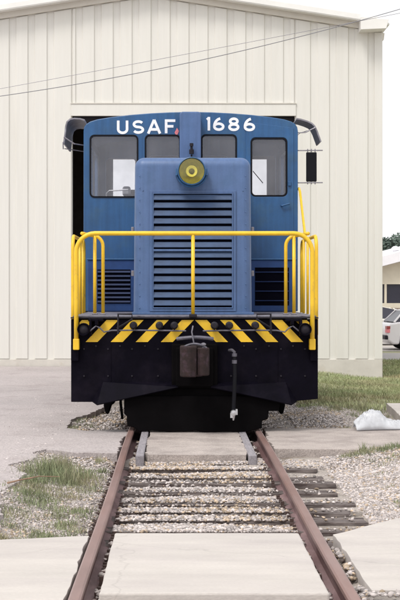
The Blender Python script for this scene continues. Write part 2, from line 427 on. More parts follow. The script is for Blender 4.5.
s = tag(blocky('concrete_slab', [(2.83, 17.5), (6, 17.4), (6, 20.1), (2.98, 20.0)], -.22, .035, M['slab'], .015, .015, .1), 'thick concrete slab edge on the grass behind the plastic sheet at the right', 'concrete slab', 'concrete slabs at the track crossing')

# ------------------------------------------------------------------ track
track = thing('railway_track', 'straight rusty railway track running under the blue locomotive', 'railway track', loc=(TX, 4, 0))
def tp(o):
    o.parent = track; o.location = Vector(o.location) - track.location; return o
hw = .035
prof = [(-.07, -.155), (.07, -.155), (.07, -.147), (.012, -.128), (.009, -.045), (hw, -.033), (hw, -.008), (.024, 0), (-.024, 0), (-hw, -.008), (-hw, -.033), (-.009, -.045), (-.012, -.128), (-.07, -.147)]
for sx in (-.7525, .7525):
    segs = []
    mb = MB()
    ysr = np.linspace(3, 45, 60)
    vs = []; fs = []; n = len(prof)
    for k, y in enumerate(ysr):
        dx = .006 * math.sin(y * .9 + sx * 3); dz = .004 * math.sin(y * 1.3 + sx)
        vs += [(TX + sx + a + dx, y, b + dz) for a, b in prof]
    for k in range(len(ysr) - 1):
        for j in range(n):
            a = k * n + j; b = k * n + (j + 1) % n; fs.append((a, b, b + n, a + n))
    fs += [tuple(range(n)), tuple((len(ysr) - 1) * n + j for j in range(n))]
    mb.add(vs, fs)
    o = obj('rail', mb, M['rail'])
    o.data.materials.append(M['railtop'])
    for p in o.data.polygons:
        js = [v % n for v in p.vertices]
        if len(js) == 4 and all(j in (5, 6, 7, 8, 9, 10) for j in js): p.material_index = 1
    tp(o)
tie_y = [5.3, 5.9, 6.5, 7.1, 7.5, 8.2, 8.8, 9.35, 9.92, 10.42, 10.93, 11.33, 11.80, 12.42, 12.98, 13.38, 14.0, 14.6, 15.2, 15.8, 16.4] + [17 + .55 * i for i in range(24)]
tb = []
for i, y in enumerate(tie_y):
    mb = MB(); L = 1.2 + random.uniform(-.04, .06); n = 7
    # long member with checked, slightly ragged edges
    vs = []; fs = []
    for k in range(n + 1):
        x = -L + 2 * L * k / n
        j = lambda s: random.uniform(-s, s)
        vs += [(x + j(.012), -.10 + j(.008), -.17), (x + j(.012), .10 + j(.008), -.17), (x + j(.012), .098 + j(.012), j(.006)), (x + j(.01), .03, -.004 + j(.008)), (x + j(.012), -.098 + j(.012), j(.007))]
    for k in range(n):
        for q in range(5):
            a = k * 5 + q; b = k * 5 + (q + 1) % 5; fs.append((a, b, b + 5, a + 5))
    fs += [(0, 1, 2, 3, 4), tuple(n * 5 + q for q in (4, 3, 2, 1, 0))]
    mb.add(vs, fs)
    o = obj('tie', mb, M['tie'], bevel=.006)
    zt = -.130 if 9.7 < y < 14.1 else -.17
    o.location = (TX + random.uniform(-.02, .05), y, zt + random.uniform(-.006, .004)); o.rotation_euler = (R(random.uniform(-1.5, 1.5)), R(random.uniform(-.25, .25)), R(random.uniform(-1.2, 1.2)))
    tp(o)
# spikes, tie plates and clips beside the rail feet
mb = MB()
for y in np.arange(7.3, 15.5, .135):
    for sx in (-.7525, .7525):
        for sd in (-1, 1):
            if random.random() < .2: continue
            x = TX + sx + sd * (.078 + random.uniform(-.006, .012)); yy = y + random.uniform(-.03, .03); h = random.uniform(.008, .035)
            mb.box(x - .014, x + .014, yy - .016, yy + .016, -.18, -.135 + h)
for y in tie_y:
    for sx in (-.7525, .7525):
        mb.box(TX + sx - .15, TX + sx + .15, y - .085, y + .085, -.168, -.1565)
tp(tag(obj('rail_spike', mb, M['spike']), kind='stuff'))
for x0 in (-.325 - .105, .712):
    mb = MB().box(x0, x0 + .085, 14.12, 17.6, -.15, -.012)
    o = tp(obj('guard_timber', mb, M['timber'], bevel=.012))

# ------------------------------------------------------------------ stones
ico = None
def ico_mesh():
    bm = bmesh.new(); bmesh.ops.create_icosphere(bm, subdivisions=1, radius=1)
    v = np.array([x.co[:] for x in bm.verts]); f = np.array([[q.index for q in p.verts] for p in bm.faces]); bm.free(); return v, f
IV, IF = ico_mesh()
def scatter_stones(name, x, y, z, size, m, label, cat):
    N = len(x)
    v = np.repeat(IV[None], N, 0)
    v = v * (1 + rng.uniform(-.36, .36, (N, len(IV), 1)))
    sc = size[:, None] * np.stack([rng.uniform(.8, 1.4, N), rng.uniform(.8, 1.3, N), rng.uniform(.5, .85, N)], 1)
    v = v * sc[:, None, :]
    a = rng.uniform(0, 6.28, N); ca, sa = np.cos(a)[:, None], np.sin(a)[:, None]
    t = rng.normal(0, .35, N); ct, st = np.cos(t)[:, None], np.sin(t)[:, None]
    xx = v[..., 0] * ct + v[..., 2] * st; zz = -v[..., 0] * st + v[..., 2] * ct
    vx = xx * ca - v[..., 1] * sa; vy = xx * sa + v[..., 1] * ca
    P = np.stack([vx + x[:, None], vy + y[:, None], zz + z[:, None]], 2).reshape(-1, 3)
    Fc = (IF[None] + (np.arange(N) * len(IV))[:, None, None]).reshape(-1, 3)
    me = bpy.data.meshes.new(name)
    me.vertices.add(len(P)); me.vertices.foreach_set('co', P.astype(np.float32).ravel())
    me.loops.add(Fc.size); me.loops.foreach_set('vertex_index', Fc.astype(np.int32).ravel())
    me.polygons.add(len(Fc)); me.polygons.foreach_set('loop_start', np.arange(0, Fc.size, 3, dtype=np.int32))
    me.update(calc_edges=True); me.validate(); me.materials.append(m)
    o = bpy.data.objects.new(name, me); C.objects.link(o)
    tag(o, label, cat, kind='stuff'); return o

def in_solid(x, y, pad=.0):
    r = np.zeros(len(x), bool)
    for x0, x1, y0, y1 in ((-.44, .835, 7.72, 9.63), (-.33, .71, 14.2, 17.3), (-9, -.60, 4, 9.36), (1.06, 9, 7.75, 9.6), (1.1, 9, 14.66, 16.8), (-1.25, -.62, 14.5, 16.8), (2.86, 7, 17.5, 20.1), (-.43, -.33, 14, 17.5), (.71, .80, 14, 17.5)):
        r |= (x > x0) & (x < x1) & (y > y0) & (y < y1)
    r |= (x > 1.06) & (y < 9.54 + (x - 1.06) * 1.28) & (y < 10.66) & (y > 7.7)
    return r
def strong_near(y):
    return (np.abs(y - 12.3) < .07) | (np.abs(y - 12.86) < .07) | (np.abs(y - 11.68) < .07)
def ballast():
    X_, Y_, Z_, S_ = [], [], [], []
    def region(x0, x1, y0, y1, dens, smin, smax, zadd, keep=1.0):
        n = int((x1 - x0) * (y1 - y0) * dens)
        x = rng.uniform(x0, x1, n); y = rng.uniform(y0, y1, n)
        s = smin + (smax - smin) * rng.random(n) ** 2
        k = ~in_solid(x, y)
        for sx in (-.7525, .7525): k &= np.abs(x - TX - sx) > .062 + s * .6
        # thinner over ties
        tie = np.zeros(n, bool)
        for ty in tie_y: tie |= (np.abs(y - ty) < .112) & (x < 1.47)
        strong = (np.abs(y - 12.42) < .12) | (np.abs(y - 12.98) < .12) | (np.abs(y - 11.8) < .1) | (np.abs(y-13.38)<.1)
        p = np.where(x > TX + .8, .06, np.where(x < TX - .8, 1, np.where(strong, .24, .92)))
        p = np.where((x > 1.48) | (y > 14.1) | (y < 9.7), 1, p)
        # bare patches: some ties much more exposed than others
        pn = np.sin(y * 3.7 + 1) * .25 + 1
        k &= (~tie) | (rng.random(n) < p * pn)
        k &= rng.random(n) < keep
        x, y, s = x[k], y[k], s[k]; tie = tie[k]
        onright = (x > TX + .8) & (x < 1.5)
        z = np.where(tie & (x > -.6), -.128 + s * .35, gz(x, y) + zadd + s * .1)
        z = np.where((~tie) & onright, z - .012, z)
        near = np.zeros(len(y), bool)
        for ty in tie_y: near |= (y < ty - .09) & (y > ty - .15)
        z = np.where(near & (onright | strong_near(y)), z - .02, z)
        X_.append(x); Y_.append(y); Z_.append(z); S_.append(s)
    region(-.5, .9, 9.6, 14.25, 5200, .006, .018, .004)
    region(.95, 2.6, 9.5, 14.75, 5000, .006, .017, .0)
    region(-1.62, -.6, 9.3, 14.7, 3000, .003, .013, .003)
    region(-.6, -.4, 5.5, 9.7, 2200, .008, .022, -.01)
    region(.97, 1.1, 5.5, 9.62, 2600, .010, .022, .028)
    region(.97, 1.1, 5.5, 9.62, 2600, .010, .022, .05)
    region(.8, .93, 5.5, 9.8, 2300, .010, .025, .0)
    region(-.5, 1.3, 5.5, 7.74, 3000, .008, .020, .10)
    region(.97, 2.6, 14.1, 14.72, 3200, .006, .016, .008)
    region(-.5, .9, 13.95, 14.24, 3600, .006, .018, .012)
    region(-1.5, -.62, 13.9, 14.6, 2000, .004, .014, .015)
    region(.95, 2.6, 5.5, 7.8, 2600, .008, .020, .05)
    region(-.6, -.3, 14.2, 17.5, 1500, .007, .018, .0)
    region(.78, 1.1, 14.2, 17.5, 1500, .007, .018, .0)
    region(1.05, 2.15, 16.7, 22.5, 2600, .007, .019, .01)
    region(-1.4, -.55, 16.5, 21, 550, .008, .024, .01)
    x, y, z, s_ = map(np.concatenate, (X_, Y_, Z_, S_))
    tan = rng.random(len(x)) < (.12 + .35 * (np.sin(x * 2.1 + y * 1.7) * np.sin(y * 1.1 + 2) > .35))
    a = scatter_stones('ballast', x[~tan], y[~tan], z[~tan], s_[~tan], M['stone'], 'pale crushed stone ballast between and beside the rails', 'gravel')
    b = scatter_stones('ballast', x[tan], y[tan], z[tan], s_[tan], M['stone2'], 'tan coloured stones mixed through the pale ballast', 'gravel')
ballast()
# loose grit on dirt and pavement edge
n = 4200
x = rng.uniform(1.6, 4.4, n); y = 16.9 + rng.random(n) * 4; s_ = rng.uniform(.005, .016, n); k = ~in_solid(x, y)
x2 = np.where(rng.random(1500) < .5, -1.42 + rng.normal(0, .06, 1500), -1.5 - rng.exponential(.5, 1500)); y2 = rng.uniform(9.5, 22, 1500); s2 = rng.uniform(.003, .013, 1500)
z2 = np.where(x2 < -1.42, -.034, gz(x2, y2) + .01)
scatter_stones('loose_grit', np.r_[x[k], x2], np.r_[y[k], y2], np.r_[gz(x[k], y[k]) + .003, z2], np.r_[s_[k], s2], M['stone'], 'loose grit scattered over bare earth and the pavement edge', 'grit')

# ------------------------------------------------------------------ grass
def blades(name, x, y, z, h, w, m, label, lean=.35, cat='grass'):
    N = len(x); a = rng.uniform(0, 6.28, N); la = rng.uniform(0, 6.28, N); L = h * rng.uniform(.1, lean * 2, N)
    dx, dy = np.cos(a) * w, np.sin(a) * w
    bx, by = np.cos(la) * L, np.sin(la) * L
    V = np.stack([np.stack([x - dx, y - dy, z], 1), np.stack([x + dx, y + dy, z], 1),
                  np.stack([x + dx * .7 + bx * .35, y + dy * .7 + by * .35, z + h * .6], 1), np.stack([x - dx * .7 + bx * .35, y - dy * .7 + by * .35, z + h * .6], 1),
                  np.stack([x + bx, y + by, z + h], 1)], 1).reshape(-1, 3)
    b = (np.arange(N) * 5)[:, None]
    T = np.concatenate([b + np.array([[0, 1, 2]]), b + np.array([[0, 2, 3]]), b + np.array([[3, 2, 4]])], 1).reshape(-1, 3)
    me = bpy.data.meshes.new(name)
    me.vertices.add(len(V)); me.vertices.foreach_set('co', V.astype(np.float32).ravel())
    me.loops.add(T.size); me.loops.foreach_set('vertex_index', T.astype(np.int32).ravel())
    me.polygons.add(len(T)); me.polygons.foreach_set('loop_start', np.arange(0, T.size, 3, dtype=np.int32))
    me.update(calc_edges=True); me.materials.append(m)
    o = bpy.data.objects.new(name, me); C.objects.link(o); tag(o, label, cat, kind='stuff'); return o
def clumps(cl):
    X_, Y_, H_ = [], [], []
    for cx, cy, r, n, h in cl:
        k = int(n); q = rng.normal(0, 1, (k, 2)) * r * .55
        X_.append(cx + q[:, 0]); Y_.append(cy + q[:, 1])
        H_.append(h * rng.uniform(.35, 1.1, k) * np.exp(-(q ** 2).sum(1) / (r * r) * .5))
    return map(np.concatenate, (X_, Y_, H_))
cl = [(-1.2, 13.1, .26, 620, .22), (-1.0, 12.75, .26, 480, .19), (-.85, 13.0, .15, 160, .12), (-1.12, 13.5, .15, 300, .2), (-1.3,12.6,.15,260,.09), (-1.25,11.8,.18,220,.08), (-.92, 12.6, .10, 150, .07), (-1.3, 12.3, .15, 160, .06),
      (-.80, 14.1, .08, 70, .09), (-.72, 13.4, .06, 60, .08), (-.95, 11.9, .2, 140, .05), (-1.2, 11.4, .2, 240, .06), (-1.25, 10.8, .2, 160, .05), (-1.1, 11.5, .05, 12, .2)]
for i in range(26):
    cl.append((-1.5 + .031 * i + random.uniform(-.03, .03), 9.52 + random.uniform(-.03, .2), .09, 150 if i < 21 else 70, .085))
for i in range(10):
    cl.append((random.uniform(-1.3, -.75), random.uniform(9.8, 13.6), .1, 50, .04))
for i in range(46):
    cl.append((random.uniform(-1.45, -.7), random.uniform(9.6, 12.9), .13, 60, .05))
for i in range(10):
    cl.append((-1.3 + random.uniform(-.05, .2), 17.0 + .3 * i, .12, 70, .06))
gx, gy, gh = clumps(cl)
blades('weeds', gx, gy, gz(gx, gy) + .01, gh, .0028, M['grass'], 'tufts of green weeds growing in the gravel left of the track')
cl = []
for i in range(22):
    cl.append((1.75 + .055 * i, 14.52 + random.uniform(-.12, .06), .1, 75, .075))
for i in range(10):
    cl.append((1.95 + .08 * i, 14.1 + random.uniform(-.25, .2), .09, 40, .05))
for i in range(8):
    cl.append((random.uniform(1.6, 2.5), random.uniform(11.5, 13.8), .08, 22, .04))
cl.append((1.93, 14.62, .05, 60, .13))
for i in range(26):
    cl.append((random.uniform(1.85, 3.3), random.uniform(18.3, 20.6), .13, 60, .07))
cl += [(2.62, 19.9, .14, 200, .15), (2.2, 19.6, .1, 100, .1), (2.05, 17.1, .09, 120, .08), (1.65, 17.05, .08, 50, .06)]
gx, gy, gh = clumps(cl); gz0 = gz(gx, gy)
blades('weeds', gx, gy, gz0 + .005, gh, .003, M['grass'], 'weeds along the broken path edge and bare earth right of the track')
N = 120000
x = 1.8 + rng.random(N) * 6.5; y = 19.8 + rng.random(N) ** 1.25 * 12.5
k = lawn_mask(x, y) & ~((x < 4.5) & (y > 30.6)) & (x < y * .18 + .6)
k &= rng.random(N) < (.25 + .75 * (np.sin(x * 1.3 + y * .9) * np.cos(y * .7 - x * .8) > -.45)) * sm(19.9, 22.5, y + .5)
x, y = x[k], y[k]
hh = rng.uniform(.03, .085, len(x)) * (1 + .35 * np.sin(x * 2.2) * np.sin(y * 1.9))
blades('lawn_grass', x, y, gz(x, y) + .008, hh, .0055, M['lawn'], 'patchy mown grass in front of and beside the shed corner', .4)
N = 26000
x = 4.6 + rng.random(N) * 6; y = 31 + rng.random(N) * 7.8
k = x < y * .2 + 1; x, y = x[k], y[k]
blades('lawn_grass', x, y, gz(x, y) + .008, rng.uniform(.04, .09, len(x)), .010, M['lawn'], 'grass along the far side of the shed towards the road', .4)
# flat leafy weeds by the wall
tw = MB().tube([(-1.47, 12.05, -.005), (-1.36, 12.15, .01), (-1.22, 12.3, .02), (-1.05, 12.42, .0)], [.008, .007, .005, .003], 6)
tw.tube([(-1.30, 12.2, .012), (-1.24, 12.1, .04)], [.008, .003], 5)
tag(obj('twig', tw, M['twig'], autos=True), 'dry brown twig lying in the weeds left of the track', 'twig')

# plastic sheet
def plastic():
    nx, ny = 90, 34; vs, fs = [], []
    for i in range(nx):
        for j in range(ny):
            u, v = i / (nx - 1), j / (ny - 1)
            x = 2.10 + u * .95; y = 16.72 + (v - .5) * (.42 - .18 * u) + .1 * u + .6*.0
            env = math.sin(math.pi * min(1, v * 1.02)) ** .6
            hgt = .20 * math.exp(-(abs((u - .2) / .2)) ** 2.6) + .085 * math.exp(-((u - .55) / .25) ** 2) + .035
            p = Vector((x * 6, y * 6, 0))
            cr = abs(mnoise.noise(p)) * .6 + abs(mnoise.noise(p * 2.3)) * .4
            cr2 = abs(mnoise.noise(Vector((x * 22 + y * 16, y * 26 - x * 8, 1)))) + .5 * abs(mnoise.noise(Vector((x * 50, y * 44, 1))))
            z = -.005 + env * (hgt * (1 - .55 * cr) - .045 * cr2) + .004
            q = mnoise.noise_vector(Vector((x * 7, y * 7, 5))) * .035
            vs.append((x + q.x, y + q.y, max(z, .0)))
    for i in range(nx - 1):
        for j in range(ny - 1):
            a = i * ny + j; fs.append((a, a + 1, a + ny + 1, a + ny))
    o = obj('plastic_sheet', MB().add(vs, fs), M['film'], autos=True)
    so = o.modifiers.new('solid', 'SOLIDIFY'); so.thickness = .0015
    tag(o, 'crumpled cloudy white plastic sheet lying on the path at the right', 'plastic sheet')
plastic()

# ------------------------------------------------------------------ shed
S_W = WALL_Y
shed = thing('metal_shed', 'large beige ribbed metal shed with open track door behind the locomotive', 'shed', loc=(X(149, S_W), S_W, 0))
def sp(o, p=None):
    p = p or shed
    o.parent = p
    if p is shed: o.location = Vector(o.location) - shed.location
    return o
XL, XR, XP = X(-84, S_W), X(382, S_W), X(149, S_W)
ZP, ZE = Z(-3.8, S_W), Z(32, S_W)
def rake(x): return ZP + (ZE - ZP) * abs(x - XP) / (XR - XP)
DX0, DX1, DZ = X(72, S_W), X(295, S_W), Z(115.5, S_W)
SH_Y1 = 44.6
zb = -.32
# front wall sheet with the door opening; fluted recess level is this sheet
outer = [(XL, zb), (DX0, zb), (DX0, DZ), (DX1, DZ), (DX1, zb), (XR, zb), (XR, ZE), (XP, ZP), (XL, ZE)]
sp(plate('wall', outer, [], S_W + .03, .10, M['siding']))
RX0, RX1, RZ = -2.07, 2.83, 5.8
outer = [(XL, zb), (RX0, zb), (RX0, RZ), (RX1, RZ), (RX1, zb), (XR, zb), (XR, ZE), (XP, ZP), (XL, ZE)]
sp(plate('wall', outer, [], SH_Y1, .10, M['siding']))
for x0, x1 in ((XL, XL + .1), (XR - .1, XR)):
    sp(obj('wall', MB().box(x0, x1, S_W + .132, SH_Y1 - .002, zb, ZE - .02), M['siding']))
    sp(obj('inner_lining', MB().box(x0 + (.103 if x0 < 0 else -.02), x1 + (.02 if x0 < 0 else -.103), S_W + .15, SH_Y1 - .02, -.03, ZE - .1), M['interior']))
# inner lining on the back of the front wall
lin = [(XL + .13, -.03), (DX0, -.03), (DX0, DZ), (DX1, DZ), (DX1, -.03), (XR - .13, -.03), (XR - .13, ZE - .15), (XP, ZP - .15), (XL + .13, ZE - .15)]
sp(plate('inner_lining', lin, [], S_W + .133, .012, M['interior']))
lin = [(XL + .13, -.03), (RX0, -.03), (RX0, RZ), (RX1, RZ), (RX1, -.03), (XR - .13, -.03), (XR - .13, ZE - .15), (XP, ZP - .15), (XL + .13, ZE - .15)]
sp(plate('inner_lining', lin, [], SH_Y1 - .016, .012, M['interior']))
def slope_slab(xa, za, xb, zb_, y0, y1, t, m, name, off=0):
    return sp(obj(name, MB().prism([(xa, za + off), (xb, zb_ + off), (xb, zb_ + off + t), (xa, za + off + t)], y0, y1), m))
ov = .12
kx = (ZE - ZP) / (XR - XP)
slope_slab(XP, ZP + .12, XR + ov, ZE + .12 + kx * ov, S_W - .30, SH_Y1 + .3, .04, M['fascia'], 'roof')
slope_slab(XL - ov, ZE + .12 + kx * ov, XP - .001, ZP + .12, S_W - .30, SH_Y1 + .3, .04, M['fascia'], 'roof')
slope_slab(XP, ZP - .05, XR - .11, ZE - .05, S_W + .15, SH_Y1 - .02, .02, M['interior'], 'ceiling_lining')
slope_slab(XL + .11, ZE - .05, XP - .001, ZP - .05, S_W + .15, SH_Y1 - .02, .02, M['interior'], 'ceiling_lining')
# rake trim and projecting rake gutter
for sg, xe in ((1, XR), (-1, XL)):
    a, b = sorted(((XP, ZP), (xe, ZE)))
    if sg > 0: b = (b[0], b[1])
    sp(obj('rake_trim', MB().prism([(a[0], a[1] - .005), (b[0], b[1] - .005), (b[0], b[1] + .125), (a[0], a[1] + .125)], S_W - .07, S_W + .028), M['trim'], bevel=.006))
    sp(obj('rake_gutter', MB().prism([(a[0] , a[1] + .135), (b[0], b[1] + .135), (b[0], b[1] + .26), (a[0], a[1] + .26)], S_W - .31 - (.003 if sg > 0 else 0), S_W - .16), M['fascia'], bevel=.008))
    sp(obj('rake_soffit', MB().prism([(a[0] , a[1] + .13), (b[0], b[1] + .13), (b[0], b[1] + .15), (a[0], a[1] + .15)], S_W - .158, S_W + .02), M['trim']))
# boxed eave return at the corner
yb = S_W - .42
bx0, bx1 = X(361, yb), X(389, yb)
mb = MB().prism([(bx0, Z(29.5, yb)), (X(386.5, yb), Z(28.3, yb)), (bx1, Z(19.2, yb)), (bx0, Z(16.5, yb))], yb, S_W + .6)
sp(obj('eave_return', mb, M['fascia'], bevel=.006))
sp(obj('eave_gutter', MB().prism([(XR + .004, ZE - .06), (XR + .13, ZE - .06), (XR + .15, ZE + .09), (XR + .004, ZE + .09)], S_W + .605, SH_Y1 + .2), M['trim']))
sp(obj('eave_gutter', MB().prism([(XL - .004, ZE - .06), (XL - .13, ZE - .06), (XL - .15, ZE + .09), (XL - .004, ZE + .09)], S_W - .1, SH_Y1 + .2), M['trim']))
# ribbed siding: raised flats between recessed flutes
fl = [-82.5, -63.5, -44.5, -25.5, -6.5, 12.5, 31.2, 50.4, 79, 97.8, 116.6, 135.5, 154.5, 173.6, 192.4, 211.5, 230.5, 249.3, 268, 287, 314, 333, 352, 371.5]
ZB = Z(359.2, S_W); ZH = Z(104, S_W)
def flat_panel(pa, pb):
    xa, xb = X(pa, S_W) + .066, X(pb, S_W) - .066
    def column(x0, x1, z0, name='siding_panel'):
        y = S_W + .029; d = .03; e = .02
        za, zc = rake(x0) - .02, rake(x1) - .02
        f = [(x0, y, z0), (x1, y, z0), (x1, y, zc), (x0, y, za), (x0 + e, y - d, z0 + .012), (x1 - e, y - d, z0 + .012), (x1 - e, y - d, zc), (x0 + e, y - d, za)]
        mb = MB().add(f, [(4, 5, 6, 7), (0, 4, 7, 3), (5, 1, 2, 6), (0, 1, 5, 4), (3, 7, 6, 2)])
        # two shallow stiffening creases
        w = x1 - x0
        if w > .45:
            for q in (.36, .64):
                xx = x0 + w * q
                mb.add([(xx - .008, y - d - .0005, z0 + .03), (xx, y - d - .007, z0 + .03), (xx + .008, y - d - .0005, z0 + .03), (xx - .008, y - d - .0005, min(za, zc) - .02), (xx, y - d - .007, min(za, zc) - .02), (xx + .008, y - d - .0005, min(za, zc) - .02)],
                       [(0, 1, 4, 3), (1, 2, 5, 4)])
        sp(obj(name, mb, M['siding']))
    if xb <= DX0 + .02 or xa >= DX1 - .02: column(xa, xb, ZB)
    elif xa >= DX0 and xb <= DX1: column(xa, xb, ZH)
    else:
        if xa < DX0:
            column(xa, DX0 - .004, ZB); column(DX0 + .004, xb, ZH)
        else:
            column(xa, DX1 - .004, ZH); column(DX1 + .004, xb, ZB)
for a, b in zip(fl[:-1], fl[1:]): flat_panel(a, b)
sp(obj('corner_trim', MB().box(X(374.6, S_W), XR + .012, S_W - .012, S_W + .16, ZB, ZE - .01), M['siding'], bevel=.008))
sp(obj('corner_trim', MB().box(XL - .012, X(-79, S_W), S_W - .012, S_W + .16, ZB, ZE - .01), M['siding'], bevel=.008))
# foundation strips
sp(obj('foundation', MB().box(XL - .006, DX0, S_W - .016, S_W + .027, zb, ZB - .004), M['found'], bevel=.006))
sp(obj('foundation', MB().box(DX1, XR + .006, S_W - .016, S_W + .027, zb, ZB - .004), M['found'], bevel=.006))
sp(obj('foundation', MB().box(XR + .001, XR + .02, S_W + .03, SH_Y1, zb, ZB - .004), M['found']))
# header over the door, jambs, lintel
sp(obj('door_header', MB().box(DX0 - .02, DX1 + .02, S_W - .03, S_W + .027, DZ - .012, ZH), M['siding'], bevel=.006))
sp(obj('header_flashing', MB().box(DX0 - .03, DX1 + .03, S_W - .045, S_W - .0, ZH + .001, ZH + .022), M['trim']))
sp(obj('lintel', MB().box(DX0, DX1, S_W + .15, S_W + .35, DZ - .13, DZ + .25), M['darkmetal']))
for x0, x1 in ((DX0 - .07, DX0 - .003), (DX1 + .003, DX1 + .07)):
    sp(obj('door_jamb', MB().box(x0, x1, S_W + .15, S_W + .34, -.03, DZ), M['darkmetal']))
fo = sp(obj('shed_floor', MB().box(XL + .11, XR - .11, S_W + .02, SH_Y1, -.30, -.155), M['soil']))
# small marks on the wall: a vent plug and a fixing

# overhead cables
def cable(pts, Y, r, label):
    P = []
    for k in range(len(pts) - 1):
        pass
    a = np.array([p[0] for p in pts], float); b = np.array([p[1] for p in pts], float)
    c = np.polyfit(a, b, 2)
    for px in np.linspace(-260, 520, 60):
        P.append((X(px, Y), Y, Z(np.polyval(c, px), Y)))
    o = obj('overhead_cable', MB().tube(P, r, 6), M['wire'], autos=True)
    return tag(o, label, 'cable')
cable([(0, 96.5), (100, 79.5), (200, 60), (300, 38), (361, 19.5)], 27.0, .0075, 'lower darker overhead cable slanting across the shed front')
cable([(0, 88.5), (100, 71), (200, 50.5), (300, 33), (395, 14)], 28.5, .005, 'upper thin pale overhead cable crossing the shed wall near the roof').data.materials[0] = M['grey']

# ------------------------------------------------------------------ LOCOMOTIVE
YF = 16.5
loco = thing('locomotive', 'blue centre cab diesel locomotive with yellow handrails and striped black front beam', 'locomotive', loc=(TX, 21.2, 0))
def lp(o, p=None):
    o.parent = p or loco
    if p is None: o.location = Vector(o.location) - loco.location
    return o
CX = .176
BX0, BX1 = X(71, YF), X(318, YF)
BC = (BX0 + BX1) / 2
zdeck = 1.35
